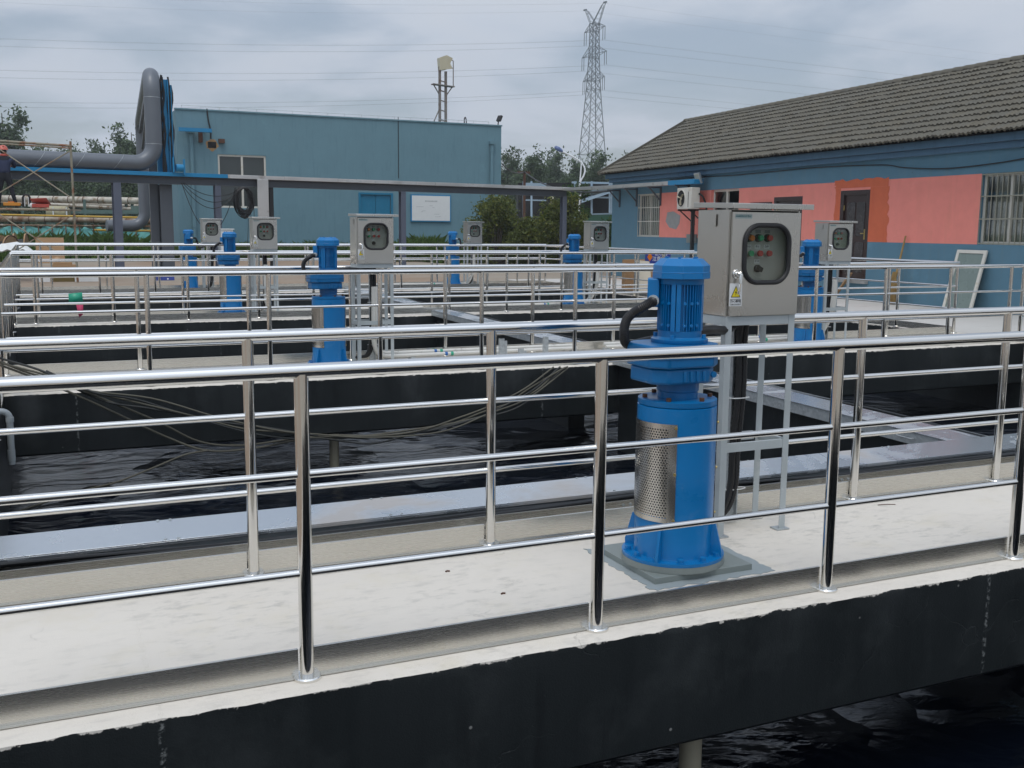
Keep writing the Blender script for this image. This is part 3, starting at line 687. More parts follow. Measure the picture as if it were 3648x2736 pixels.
# white conduits along the walkways
def conduit(lab, x0, x1, y, z, cabx, group='white conduits on the walkways', tapes=True):
    t = thing('conduit', lab, 'conduit', (0,0,0), 0, group)
    for k in range(2):
        yy = y+.055*k; pts = [(cabx+.21+.03*k,y-.12,.9),(cabx+.21+.03*k,y-.11,.45),(cabx+.23+.03*k,yy-.06,.16+z),(cabx+.33,yy,z+.02+.03*k),(cabx+.55,yy,z+.03*k)]
        if x1 > x0: far = [(x1,yy,z+.03*k)]
        else: pts = [(cabx+.21+.03*k,y-.12,.9),(cabx+.20+.03*k,y-.11,.45),(cabx+.16-.03*k,yy-.06,.16+z),(cabx+.06,yy,z+.02+.03*k),(cabx-.15,yy,z+.03*k)]; far = [(x1,yy,z+.03*k)]
        pp = bez(pts, 10)+far
        m = MB(); m.tube(pp, .024, 14); m.build('pipe', MT['whitepipe'], t)
        if tapes:
            bx = (cabx+1.02+.12*(1-k)) if x1 > x0 else cabx-.95
            for dx, mt in ((0,'tapeb'), (.075,'tapeg')):
                m = MB(); m.cyl((bx+dx,yy,z+.03*k), (bx+dx+.035,yy,z+.03*k), .0248, n=14, cap=False); m.build('tape_band', MT[mt], t)
    xa, xb = sorted((cabx+.7 if x1 > x0 else cabx-.4, x1))
    m = MB(); x = xa
    while x < xb: m.box(x,y-.03,.0,x+.05,y+.09,z-.022); x += 1.1
    m.build('pipe_saddle', MT['galv'], t)
conduit('pair of white conduits with coloured tape from the left cabinet on the second walkway', 3.5, 6.32, 11.86, .065, 3.36)
conduit('pair of white conduits on the second walkway leading left from the right cabinet', 10.2, 6.75, 11.86, .065, 10.19)
conduit('pair of white conduits leading left from the right cabinet on the third walkway', 10.3, 7.2, 19.12, .065, 10.36)
conduit('pair of white conduits leading right from the left cabinet on the third walkway', 3.6, 6.8, 19.12, .065, 3.55)
conduit('pair of white conduits leading left from the farthest cabinet at centre', 10.6, 7.6, 26.42, .065, 10.60)
stl = ['tall grey steel stub standing behind the white conduits near the dividing tray', 'short pair of grey steel stubs on the second walkway between two taller ones', 'tall grey steel stub next to the end of the white conduits']
for (px, hh, dbl), lb in zip(((1085,.27,1),(1127,.14,1),(1180,.27,0)), stl):
    p = aty(px, 770, 11.35); t = thing('steel_stub', lb, 'steel stub', (p.x, 11.35, .012), 0, 'grey steel stubs on the second walkway')
    m = MB(); m.box(-.028,0,0,.028,.004,hh); m.box(-.028,.004,0,-.024,.05,hh); m.build('angle_iron', MT['galv'], t)
    if dbl: m = MB(); m.box(.030,.01,0,.068,.014,hh-.03); m.box(.064,.014,0,.068,.05,hh-.03); m.build('angle_iron', MT['galv'], t)
def bw(m, name, mat, t, **k):        # build a part given in world coordinates under a thing that stands at its base
    L = t.location; m.v = [(a-L.x, b-L.y, c-L.z) for a, b, c in m.v]; return m.build(name, mat, t, **k)
def fillet(pts, r, n=7):
    P = [Vector(p) for p in pts]; out = [P[0]]
    for a, b, c in zip(P[:-2], P[1:-1], P[2:]):
        u = (a-b).normalized(); v = (c-b).normalized(); q = u.angle(v); d = min(r/math.tan(q/2), (a-b).length*.49, (c-b).length*.49); rr_ = d*math.tan(q/2)
        cen = b+(u+v).normalized()*(rr_/math.sin(q/2)); s = b+u*d-cen; e = b+v*d-cen; ang = s.angle(e); ax = s.cross(e).normalized()
        for k in range(n+1): out.append(cen+Matrix.Rotation(ang*k/n, 3, ax)@s)
    return out+[P[-1]]
# ------------------------------------------------------------------ cables slung over the front of the second walkway
MT['blackcable'] = pm('slung_black_cable', (.022,.024,.022), .55, 0, .4, 5)
for k, (pts, mt, r) in enumerate([
    ([(0,781),(60,806),(150,832),(330,905),(430,955),(520,962),(640,946),(760,946),(900,928),(1010,905),(1080,884),(1140,845),(1205,800),(1224,792)], 'oldcable', .011),
    ([(0,790),(70,815),(160,850),(250,893),(360,945),(450,972),(560,966),(700,943),(830,940),(960,918),(1050,890),(1110,868),(1160,838),(1212,793)], 'oldcable', .011),
    ([(0,775),(90,800),(150,832),(210,862),(250,872),(330,882),(470,912),(560,922),(660,936),(730,945),(830,943),(930,928),(1030,902),(1090,880),(1150,842),(1205,793)], 'blackcable', .011),
    ([(0,784),(110,812),(190,846),(260,862),(400,893),(520,925),(610,935),(720,942),(880,934),(1000,902),(1070,872),(1130,838),(1198,794)], 'oldcable', .010),
    ([(100,800),(200,846),(300,866),(420,902),(540,934),(640,950),(700,948),(800,956),(900,936),(1020,908),(1120,876),(1218,794)], 'blackcable', .010),
    ([(80,796),(180,842),(330,862),(470,900),(600,930),(690,940),(800,944),(950,932),(1060,895),(1140,860),(1222,795)], 'oldcable', .009),
    ([(452,972),(400,985),(330,1010),(250,1040),(180,1062),(60,1098),(0,1118)], 'oldcable', .009)]):
    y = 10.60-.03*k
    P = [aty(px, py, y if 0 < i < len(pts)-1 or k == 6 else 10.70) for i, (px, py) in enumerate(pts)]
    P = [Vector((p.x, p.y+.05*math.sin(i*1.9+k), p.z)) for i, p in enumerate(P)]
    m = MB(); m.tube(bez(P, 7), r, 8)
    tag(m.build('slung_cable', MT[mt]), 'single cable branching off to the left wall just above the dark water' if k == 6 else 'drooping loose cable slung across the front of the second walkway above the water', 'cable', None if k == 6 else 'cables drooping over the dark water')
t = thing('drain_pipe', 'grey plastic pipe bent down into the water at the left basin wall', 'drain pipe', (-.33,12.0,0))
p0 = aty(0, 884, 9.2); c0 = aty(20, 888, 9.2); c1 = aty(26, 1003, 9.2)
m = MB(); m.tube(fillet([(c0.x-.9,9.2,c0.z),(c0.x,9.2,c0.z),(c1.x,9.2,c1.z)], .06, 6), .026, 14); bw(m, 'pipe', MT['pvc'], t)
m = MB(); m.cyl((c0.x,9.2,c0.z-.05), (c0.x,9.2,c0.z-.09), .031, n=14); m.cyl((c1.x,9.2,c1.z+.03), (c1.x,9.2,c1.z+.12), .030, n=14); bw(m, 'coupling', MT['pvc'], t)

# ------------------------------------------------------------------ tiled house
def wallm(name, col, st, scale=3):
    t = NT(name); c = t.co(); n = t.noise(c, scale, 6, .6); n2 = t.noise(c, 60, 3); dr_ = t.noise(t.co((3,3,.35)), 2.2, 6, .65)
    base = t.mix(n, tuple(x*.86 for x in col), tuple(x*1.1 for x in col)); base = t.mix(t.m('MULTIPLY', t.mr(dr_, .52, .72), .45), base, st)
    base = t.mix(t.m('MULTIPLY', t.mr(t.noise(c, 1.1, 7, .7), .60, .72), .3), base, tuple(min(1, x*1.5+.02) for x in col))
    spots = t.m('MULTIPLY', t.mr(t.vor(c, 2.6), .02, .04, 1, 0), .8)
    base = t.mix(spots, base, tuple(x*.45 for x in col))
    return t.set(Base_Color=base, Roughness=.85, Normal=t.bump(t.m('ADD', n2, n), .15, .008))
MT['hblue'] = wallm('house_blue_render', (.095,.205,.28), (.13,.20,.22)); MT['pink'] = wallm('house_pink_render', (.80,.255,.205), (.66,.24,.17))
MT['orange'] = wallm('fresh_red_paint', (.60,.135,.06), (.52,.09,.04), 5)
MT['bblue'] = wallm('building_blue_render', (.135,.25,.30), (.08,.17,.21), .8)
MT['cornice'] = wallm('cornice_blue', (.085,.17,.26), (.05,.1,.15))
MT['dark'] = pm('dark_interior', (.006,.006,.006), .9); MT['frame'] = pm('cream_window_frame', (.56,.54,.48), .5, 0, .1, 6, stain=((.3,.24,.15), 7, .62, .75))
MT['grille'] = pm('olive_grille', (.30,.29,.23), .5, .2, .2, 8); MT['brown'] = pm('dark_brown_door', (.028,.012,.010), .35, 0, .3, 4, .1, 30, coat=.3, stain=((.18,.16,.15), 6, .64, .72))
MT['film'] = pm('plastic_film', (.05,.045,.045), .25, 0, .4, 5, .4, 12); MT['curtain'] = pm('beige_curtain', (.42,.40,.32), .9, 0, .1, 3); MT['cement'] = pm('grey_cement', (.30,.30,.29), .9, 0, .2, 6, .3, 40)
MT['dglass'] = NT('dark_glass').set(Base_Color=(.035,.045,.045), Roughness=.06, Specular_IOR_Level=.7)
t = NT('cement_roof_tile'); n = t.noise(t.co(), 2.0, 6, .65); n2 = t.noise(t.co(), 24, 5, .7); ge = t.node('ShaderNodeNewGeometry')
rcol = t.mix(n, (.085,.075,.055), (.155,.14,.105)); rcol = t.mix(t.m('MULTIPLY', t.mr(n2, .5, .68), .55), rcol, (.06,.058,.045)); rcol = t.mix(t.m('MULTIPLY', t.mr(ge.outputs['Random Per Island'], .0, 1), .35), rcol, (.10,.105,.10))
MT['tile'] = t.set(Base_Color=rcol, Roughness=.92, Normal=t.bump(n2, .4, .01))
HA = R(4.5); HB = Vector((17.36, 15.8, 0))
H = thing('tiled_house', 'low blue and pink house with a grey tiled roof at right', 'house', HB, -HA)
TB = [-9,-2.2,-.33,3.03,4.1,5.62,6.89,8.6,10.1,13.27,14.85,16.85]; ZB_ = [-.1,.48,1.35,2.46,2.545,2.75,3.5]; HD = 6.2
def hole(t0, z0):
    c = t0+.01; q = z0+.01
    return (-2.2 < c < -.33 or 8.6 < c < 10.1 or 13.27 < c < 14.85) and 1.35 < q < 2.75 or 3.03 < c < 4.1 and .48 < q < 2.545 or 5.62 < c < 6.89 and .48 < q < 2.46
m = MB()
for i in range(len(TB)-1):
    for j in range(len(ZB_)-1):
        if hole(TB[i], ZB_[j]): continue
        m.cm = 1 if (-.33 <= TB[i] < 13.2 and 1.3 < ZB_[j] < 2.7) else 0
        m.quad((0,TB[i+1],ZB_[j]),(0,TB[i],ZB_[j]),(0,TB[i],ZB_[j+1]),(0,TB[i+1],ZB_[j+1]))
m.cm = 0
for a, b, z0, z1, pk in ((-2.2,-.33,1.35,2.75,0),(8.6,10.1,1.35,2.75,1),(13.27,14.85,1.35,2.75,0),(3.03,4.1,.48,2.545,0),(5.62,6.89,.48,2.46,1)):
    m.cm = pk
    for p in (((0,a,z0),(.16,a,z0),(.16,a,z1),(0,a,z1)), ((0,b,z0),(0,b,z1),(.16,b,z1),(.16,b,z0)), ((0,a,z1),(.16,a,z1),(.16,b,z1),(0,b,z1)), ((0,a,z0),(0,b,z0),(.16,b,z0),(.16,a,z0))): m.quad(*p)
m.cm = 0
for tt in (-9, 16.85): m.quad((0,tt,-.1),(HD,tt,-.1),(HD,tt,3.5),(HD/2,tt,5.25),(0,tt,3.5))
m.quad((HD,-9,-.1),(HD,16.85,-.1),(HD,16.85,3.5),(HD,-9,3.5)); m.quad((0,-9,-.1),(HD,-9,-.1),(HD,16.85,-.1),(0,16.85,-.1))
m.build('wall', [MT['hblue'], MT['pink']], H)
m = MB(); m.box(-.10,-9,3.20,-.001,16.95,3.33); m.box(-.22,-9,3.332,-.001,17.0,3.50); m.box(.001,16.852,3.20,HD,16.95,3.33); m.box(.001,16.852,3.332,HD,17.0,3.50); m.build('cornice', MT['cornice'], H, bev=.01)
# fresh paint round the door, ragged on its right side
rg = random.Random(3)
def ragged(a, b, z0, z1, sides):
    pts = []; n = 14
    for k in range(n): pts.append((a+(rg.uniform(-.05,.05) if 'a' in sides else 0), z0+(z1-z0)*k/n))
    for k in range(n): pts.append((a+(b-a)*k/n, z1+(rg.uniform(-.035,.035) if 't' in sides else 0)))
    for k in range(n): pts.append((b+(rg.uniform(-.04,.04) if 'b' in sides else 0), z1+(z0-z1)*k/n))
    for k in range(n): pts.append((b+(a-b)*k/n, z0))
    return pts
m = MB()
for args in ((2.38,3.028,1.352,2.60,'a'), (2.42,4.33,2.602,2.79,'tb'), (4.102,4.30,1.352,2.60,'b')):
    p = ragged(*args); m.add([(-.004,a,z) for a, z in p], [tuple(range(len(p)))])
m.build('fresh_paint_patch', MT['orange'], H)
m = MB(); p = [(11.9,2.02),(12.35,2.16),(12.75,2.13),(12.85,1.85),(12.6,1.66),(12.15,1.60),(11.95,1.78)]; m.add([(-.004,a,z) for a, z in p], [tuple(range(len(p)))]); m.build('cement_patch', MT['cement'], H)
def window(a, b, z0, z1, mull, grille=None, curtain=False, openl=False):
    m = MB(); f = .06
    m.box(.08,a,z0,.14,b,z0+f); m.box(.08,a,z1-f,.14,b,z1); m.box(.08,a,z0+f,.14,a+f,z1-f); m.box(.08,b-f,z0+f,.14,b,z1-f)
    for q in mull: m.box(.075,q-.04,z0+f,.135,q+.04,z1-f)
    w_ = m.build('window', MT['frame'], H, bev=.004)
    m = MB(); lo_ = mull[0] if openl else a
    m.box(.10,lo_,z0+f,.104,b,z1-f); m.build('pane', MT['pane'], w_)
    if curtain:
        m = MB(); vs = []; fs = []; n = 90
        for k in range(n+1):
            q = a+(b-a)*k/n; d = .30+.035*math.sin(q*34)+.02*math.sin(q*13)
            vs += [(d,q,z0),(d,q,z1)]
        fs = [(2*k,2*k+2,2*k+3,2*k+1) for k in range(n)]; m.add(vs, fs); m.build('curtain', MT['curtain'], w_)
    if grille:
        m = MB(); n = int((b-a)/.125)
        for k in range(n+1): m.cyl((.02,a+(b-a)*k/n,z0), (.02,a+(b-a)*k/n,z1), .010, n=6)
        for z in (z0+.02, z0+(z1-z0)*.36, z0+(z1-z0)*.68, z1-.02): m.box(.008,a,z-.012,.014,b,z+.012)
        m.build('grille', MT[grille], w_)
window(13.27,14.85,1.35,2.75,[14.05],'frame',True); window(8.6,10.1,1.35,2.75,[9.35],None,False,True); window(-2.2,-.33,1.35,2.75,[-1.05],'grille',True)
def door(a, b, z0, z1, fullfilm=True):
    m = MB(); f = .11
    m.box(.0,a,z0,.12,a+f,z1); m.box(.0,b-f,z0,.12,b,z1); m.box(.0,a+f,z1-f,.12,b-f,z1); d = m.build('door', MT['brown'], H, bev=.008)
    m = MB(); m.box(.05,a+f,z0,.09,b-f,z1-f); lf = m.build('leaf', MT['brown'], d)
    m = MB(); c = (a+b)/2; w_ = (b-a)/2-f-.10
    for z in (z0+.15, z0+1.0):
        hh = .7 if z < z0+.5 else .78
        m.box(.035,c-w_,z,.049,c-.03,z+hh); m.box(.035,c+.03,z,.049,c+w_,z+hh)
    m.build('panel', MT['film'], d, bev=.012)
    m = MB(); m.box(.02,a+f+.03,z0+.92,.049,a+f+.07,z0+1.16); m.cyl((.0,a+f+.05,z0+1.06), (.0,a+f+.16,z0+1.06), .012, n=8); m.build('handle', MT['brass'], d)
    m = MB()
    for z in (z0+.35, z0+1.6): m.cyl((.03,b-f,z), (.03,b-f,z+.12), .012, n=8)
    m.build('hinge', MT['brass'], d)
door(3.03,4.1,.48,2.545); door(5.62,6.89,.48,2.46)
m = MB(); m.box(-.05,6.95,.55,-.005,7.95,2.34); o = m.build('open_leaf', MT['brown'], H, bev=.01)
for a, b in ((2.93,4.2),(5.5,7.0)): m = MB(); m.box(-.10,a,.38,-.001,b,.478); m.build('door_sill', MT['cement'], H)
# roof: courses of interlocking tiles, every tile its own slightly shifted piece
m = MB(); rows = 13; e0, ez, r0, rz_ = -.40, 3.49, HD/2, 5.46; slope = math.atan2(rz_-ez, r0-e0); SLn = math.hypot(r0-e0, rz_-ez); rr2 = random.Random(11)
tw = .245; n = int((17.2+9)/tw); ux, uz = math.cos(slope), math.sin(slope)
prof = [(0,.012),(.10,.030),(.22,.040),(.34,.028),(.46,.006),(.56,.004),(.68,.030),(.80,.040),(.92,.024),(1.0,.010)]
for side in (0, 1):
    for r_ in range(rows):
        s0 = SLn*r_/rows-.03; s1 = SLn*(r_+1)/rows+.05
        for k in range(n):
            if side and k % 1: continue
            ty = -9+tw*k; js = rr2.uniform(-.014, .014); jz = rr2.uniform(-.003, .006)+(.012 if rr2.random() < .04 else 0); tilt = rr2.uniform(-.006, .006)
            vs = []
            pr = prof if not side else prof[::3]
            for s_, hgt in ((s0+js, .050), (s1+js, .0)):
                for q, h_ in pr:
                    y_ = ty+tw*q*1.02; hh = hgt+h_+jz+tilt*(q-.5)*2
                    X_ = e0+s_*ux-hh*uz; Z_ = ez+s_*uz+hh*ux
                    if side: X_ = HD-X_
                    vs.append((X_, y_, Z_))
            L = len(pr); fs = [(i, i+1, L+i+1, L+i) for i in range(L-1)]
            # front lip of the tile
            lip = []
            for q, h_ in pr:
                y_ = ty+tw*q*1.02; hh = .050+h_+jz-.045; s_ = s0+js+.002; X_ = e0+s_*ux-hh*uz; Z_ = ez+s_*uz+hh*ux
                lip.append((HD-X_ if side else X_, y_, Z_))
            fs += [(2*L+i, 2*L+i+1, i+1, i) for i in range(L-1)]
            if side: fs = [tuple(reversed(f)) for f in fs]
            m.add(vs+lip, [tuple(reversed(f)) for f in fs])
m.cm = 0
rf = m.build('roof', MT['tile'], H, ang=60)
m = MB(); m.add([(e0+.05,-9,ez-.02),(e0+.05,17.2,ez-.02),(r0,17.2,rz_-.02),(r0,-9,rz_-.02),(HD-e0-.05,17.2,ez-.02),(HD-e0-.05,-9,ez-.02)], [(0,1,2,3),(3,2,4,5)]); m.build('roof_deck', MT['dark'], rf)
m = MB(); y_ = -9
while y_ < 17.2:
    q = y_+.36+rr2.uniform(-.01,.01); a = rz_+.035; vs = []
    for yy, s_, up_ in ((y_, 1.0, .0), (q+.04, .86, .035)):
        for k in range(7):
            t_ = math.pi*k/6; vs.append((r0-.15*s_*math.cos(t_), yy, a-.05+up_+.12*s_*math.sin(t_)))
    m.add(vs, [(i, 7+i, 8+i, i+1) for i in range(6)]+[tuple(range(7, 14))]); y_ = q
m.build('ridge_tiles', MT['tile'], rf)
m = MB(); m.bar((e0-.02,17.2,ez+.03), (r0,17.2,rz_+.06), .06, .13); m.bar((HD-e0+.02,17.2,ez+.03), (r0,17.2,rz_+.06), .06, .13); m.build('verge', MT['tile'], rf)
def hp(tt, mm, z): return HB+Vector((math.cos(HA)*mm+math.sin(HA)*tt, -math.sin(HA)*mm+math.cos(HA)*tt, z))
def hthing(name, label, cat, tt, mm, z, group=None): return thing(name, label, cat, hp(tt, mm, z), -HA, group)
# things on and against the house (local x: away from the wall is negative)
A = hthing('air_conditioner', 'weathered white outdoor air conditioner unit mounted on the pink wall', 'air conditioner', 10.7, -.42, 2.2)
MT['acwhite'] = pm('aged_white_enamel', (.60,.58,.52), .45, 0, .1, 4, stain=((.42,.34,.18), 3.5, .60, .75))
m = MB(); m.box(-.15,-.42,0,.15,.42,.62); bd = m.build('casing', MT['acwhite'], A, bev=.015)
m = MB(); ring = [(-.152, .16+.235*math.cos(a), .31+.25*math.sin(a)) for a in np.linspace(0, 2*math.pi, 33)[:-1]]; m.add(ring, [tuple(range(32))]); m.build('fan_opening', MT['dark'], bd)
m = MB(); m.tube([(-.156,y,z) for x,y,z in ring], .012, 6, closed=True); m.build('fan_rim', MT['acwhite'], bd)
m = MB(); m.cyl((-.165,.16,.31), (-.153,.16,.31), .055, n=16)
for k in range(3):
    a = k*2.1+.4; d = Vector((0, math.cos(a), math.sin(a))); m.bar(Vector((-.156,.16,.31))+d*.05, Vector((-.156,.16,.31))+d*.2, .004, .12, (1,0,0))
m.build('fan', MT['creampipe'], bd)
m = MB(); m.box(-.156,-.27,.05,-.149,-.25,.5); m.build('side_slot', MT['dark'], bd)
for y in (.3, -.3): m = MB(); m.bar((-.17,y,-.03), (.42,y,-.03), .04, .05); m.bar((-.12,y,-.03), (.41,y,-.45), .03, .03); m.build('bracket', MT['black'], A)
m = MB(); m.box(-.04,-.34,-2.2,.05,-.25,-.056); m.build('post', MT['black'], A)
m = MB(); m.tube(bez([(.1,-.43,.45),(.2,-.50,.35),(.3,-.52,.1),(.36,-.5,-.2),(.38,-.42,-.1)], 8), .028, 8); m.build('pipe_bundle', MT['black'], A)
F = hthing('floodlight', 'grey rectangular floodlight fixed under the eaves of the tiled house', 'floodlight', 10.42, -.26, 3.1)
m = MB(); m.box(-.05,-.15,-.16,.02,.15,.16); fb = m.build('lamp_body', MT['galv'], F, bev=.01); fb.rotation_euler = (0, R(-18), 0)
m = MB(); m.box(-.054,-.125,-.13,-.0505,.125,.13); o = m.build('lens', MT['curtain'], fb)
m = MB(); m.bar((.02,0,0), (.26,0,.05), .03, .03); m.build('arm', MT['black'], F)
m = MB(); m.tube(bez([(-.03,tt,z) for tt, z in ((12.6,3.15),(10.8,3.15),(9,3.12),(7,3.13),(5,3.14),(2.7,3.08),(1.9,2.98),(.7,2.90),(-.6,2.93),(-1.6,3.0),(-3,3.1))], 10), .012, 6)
o = tag(m.build('wall_cable', MT['black']), 'black cable drooping along the blue band under the eaves', 'cable'); o.location = HB; o.rotation_euler = (0,0,-HA)
J = hthing('junction_box', 'grey green box on the blue wall below the air conditioner', 'electrical box', 11.05, -.07, 1.2)
m = MB(); m.box(-.06,-.22,0,.06,.22,.26); m.build('casing', MT['greyplate'], J, bev=.01); m = MB(); m.box(-.068,-.19,.03,-.061,.19,.23); m.build('cover', MT['greyplate'], J)
B = hthing('broom', 'straw broom standing upside against the blue wall of the tiled house', 'broom', 1.72, -.30, 0)
m = MB(); m.tube([(.0,0,.35),(.12,-.01,.9),(.245,-.02,1.5)], lambda k: .030-.006*k, 8); m.build('handle', MT['straw'], B)
m = MB(); rb = random.Random(4)
for k in range(260):
    a = rb.uniform(0, 6.28); q = rb.random()**.5; ex = .22*q*math.cos(a); ey = .22*q*math.sin(a)
    m.cyl((.015+.03*math.cos(a)*q,.03*math.sin(a)*q,.62+rb.uniform(-.1,.1)), (-.02+ex*.6,ey,rb.uniform(0,.12)), .006, .003, n=4, cap=False)
m.build('bristles', MT['straw'], B)
W = hthing('leaning_window_sash', 'white framed frosted glass panel leaning against the blue wall at right', 'glass panel', -.28, -.36, 0)
MT['frost'] = pm('frosted_green_glass', (.17,.22,.20), .3, 0, .08, 2)
m = MB()
m.box(-.02,-.40,0,.02,-.33,1.27); m.box(-.02,.33,0,.02,.40,1.27); m.box(-.02,-.33,1.20,.02,.33,1.27); m.box(-.02,-.33,0,.02,.33,.07); sf = m.build('sash_frame', MT['acwhite'], W, bev=.004); sf.rotation_euler = (0, R(14), 0)
m = MB(); m.box(-.004,-.33,.07,.004,.33,1.20); m.build('glass', MT['frost'], sf)
PL = hthing('plank', 'short reddish timber plank leaning below the brown door', 'plank', 3.5, -.30, 0)
m = MB(); m.bar((0,.25,.02), (.14,-.15,.62), .10, .03); m.build('timber', MT['wood'], PL, bev=.003)

# ------------------------------------------------------------------ blue building behind
BY = 54.0
def bp(px, py): return aty(px, py, BY)
Bd = thing('blue_building', 'flat roofed pale blue rendered building behind the pipe gantry', 'building', (15.2, BY, -.1))
bx0, bx1, bz = 6.6, 23.83, 7.14
wa, wb = bp(470,333), bp(577,450); da, db = bp(779,420), bp(845,520)
ho = bp(458,313)
xs = [bx0, wa.x, wb.x, da.x, db.x, bx1]; zs = [-.1, .2, wb.z, da.z, wa.z, bz]
m = MB()
for i in range(5):
    for j in range(5):
        if (i == 1 and 2 <= j <= 3) or (i == 3 and 1 <= j <= 2): continue
        m.quad((xs[i],BY,zs[j]),(xs[i+1],BY,zs[j]),(xs[i+1],BY,zs[j+1]),(xs[i],BY,zs[j+1]))
for a, b, z0, z1 in ((wa.x,wb.x,wb.z,wa.z),(da.x,db.x,.2,da.z)):
    for p in (((a,BY,z0),(a,BY,z1),(a,BY+.2,z1),(a,BY+.2,z0)), ((b,BY,z0),(b,BY+.2,z0),(b,BY+.2,z1),(b,BY,z1)), ((a,BY,z1),(b,BY,z1),(b,BY+.2,z1),(a,BY+.2,z1)), ((a,BY,z0),(a,BY+.2,z0),(b,BY+.2,z0),(b,BY,z0))): m.quad(*p)
m.quad((bx1,BY,-.1),(bx1,BY+11,-.1),(bx1,BY+11,bz),(bx1,BY,bz)); m.quad((bx0,BY,-.1),(bx0,BY,bz),(bx0,BY+11,bz),(bx0,BY+11,-.1)); m.quad((bx0,BY+11,-.1),(bx0,BY+11,bz),(bx1,BY+11,bz),(bx1,BY+11,-.1)); m.quad((bx0,BY,bz),(bx1,BY,bz),(bx1,BY+11,bz),(bx0,BY+11,bz))
bw(m, 'wall', MT['bblue'], Bd)
m = MB(); m.box(bx0-.04,BY-.05,bz+.001,bx1+.04,BY+.25,bz+.07); bw(m, 'parapet_cap', MT['bblue'], Bd)
m = MB(); f = .09; a, b, z0, z1 = wa.x, wb.x, wb.z, wa.z; zm = z0+(z1-z0)*.52
for q in ((a,z0,b,z0+f),(a,z1-f,b,z1),(a,z0+f,a+f,z1-f),(b-f,z0+f,b,z1-f),((a+b)/2-.05,z0+f,(a+b)/2+.05,z1-f),(a+f,zm-.04,(a+b)/2-.05,zm+.04),((a+b)/2+.05,zm-.04,b-f,zm+.04)): m.box(q[0],BY+.04,q[1],q[2],BY+.12,q[3])
wn_ = bw(m, 'window', MT['acwhite'], Bd)
m = MB(); m.box(a+f,BY+.13,z0+f,b-f,BY+.14,z1-f); o = bw(m, 'pane', MT['dglass2'] if 'dglass2' in MT else MT['dglass'], Bd); o.parent = wn_
m = MB(); a, b, z1 = da.x, db.x, da.z
m.box(a+.02,BY+.06,.2,(a+b)/2-.01,BY+.1,z1-.02); m.box((a+b)/2+.01,BY+.06,.2,b-.02,BY+.1,z1-.02); MT['tealdoor'] = paint('teal_door', (.01,.17,.30), .4, .2); bw(m, 'door', MT['tealdoor'], Bd)
m = MB(); m.box(a-.12,BY-.03,.2,a-.002,BY+.06,z1+.1); m.box(b+.002,BY-.03,.2,b+.12,BY+.06,z1+.1); m.box(a-.002,BY-.03,z1+.002,b+.002,BY+.06,z1+.1); bw(m, 'door_frame', MT['tealdoor'], Bd)
m = MB(); rg = random.Random(9); pts = []
for k in range(22):
    q = 2*math.pi*k/22; pts.append((ho.x+(.30+rg.uniform(-.05,.06))*math.cos(q), BY-.004, ho.z+(.27+rg.uniform(-.05,.07))*math.sin(q)))
m.add(pts, [tuple(range(22))]); MT['brokenrender'] = pm('broken_render', (.36,.22,.10), .9, 0, .5, 12, .4, 30); hl = bw(m, 'broken_render', MT['brokenrender'], Bd)
m = MB(); m.box(ho.x-.20,BY-.012,ho.z-.15,ho.x+.20,BY-.006,ho.z+.15); o = bw(m, 'hole', MT['dark'], Bd); o.parent = hl
for px in (413, 1061):
    p = bp(px, 300); zt = bp(px, 288 if px < 500 else 312).z; m = MB(); m.cyl((p.x,BY-.10,-.1), (p.x,BY-.10,zt), .095, n=12); m.box(p.x-.13,BY-.23,zt,p.x+.13,BY-.002,zt+.16)
    for z in (1.5, 3.2, zt-.4): m.cyl((p.x,BY-.10,z), (p.x,BY-.10,z+.12), .11, n=12)
    bw(m, 'downpipe', MT['bblue'], Bd)
m = MB(); m.tube([(bx0+.3+.9*k, BY+.08, bz+.22) for k in range(19)], .012, 5)
for k in range(19): m.cyl((bx0+.3+.9*k,BY+.08,bz+.07), (bx0+.3+.9*k,BY+.08,bz+.22), .010, n=5)
bw(m, 'lightning_wire', MT['galv'], Bd)
m = MB(); p = bp(860,262); m.cyl((p.x,BY-.02,bp(860,385).z), (p.x,BY-.02,bz+.2), .018, n=6); bw(m, 'down_conductor', MT['black'], Bd)
m = MB(); a = bp(447,243); b = bp(455,300); m.tube(bez([(a.x,BY-.02,bz+.1),(a.x+.05,BY-.06,bz-.5),(b.x,BY-.06,b.z+.4),(b.x,BY-.05,b.z)], 6), .035, 6); bw(m, 'black_conduit', MT['black'], Bd)
m = MB(); a = bp(383,277); b = bp(454,284); m.box(a.x,BY-.55,b.z-.09,b.x,BY-.35,b.z+.09)
for q in (a.x+.4, b.x-.3): m.box(q-.03,BY-.35,b.z-.04,q+.03,BY-.002,b.z+.04)
bw(m, 'bracket_channel', MT['bluepale'], Bd)
m = MB(); p = bp(433,298); m.box(p.x-.10,BY-.2,p.z-.22,p.x+.08,BY-.002,p.z+.28); bw(m, 'rusty_fitting', MT['rust'], Bd); m = MB(); p = bp(478,305); m.box(p.x-.14,BY-.2,p.z-.10,p.x+.14,BY-.002,p.z+.10); bw(m, 'rusty_fitting', MT['rust'], Bd)
Wb = thing('notice_board', 'large white notice board with thin blue border on the blue building', 'notice board', bp(930,450)+Vector((0,-.06,0)))
a, b = bp(889,421), bp(971,476); hw, hh = (b.x-a.x)/2, (a.z-b.z)/2
m = MB(); m.box(-hw-.06,-.03,-hh-.06,hw+.06,.05,hh+.06); m.build('border', MT['bluepale'], Wb); m = MB(); m.box(-hw,-.038,-hh,hw,-.0305,hh); m.build('panel', MT['white'], Wb)
MT['faint'] = pm('faint_print', (.45,.46,.46), .6)
m = MB(); rg = random.Random(1); x = -.35
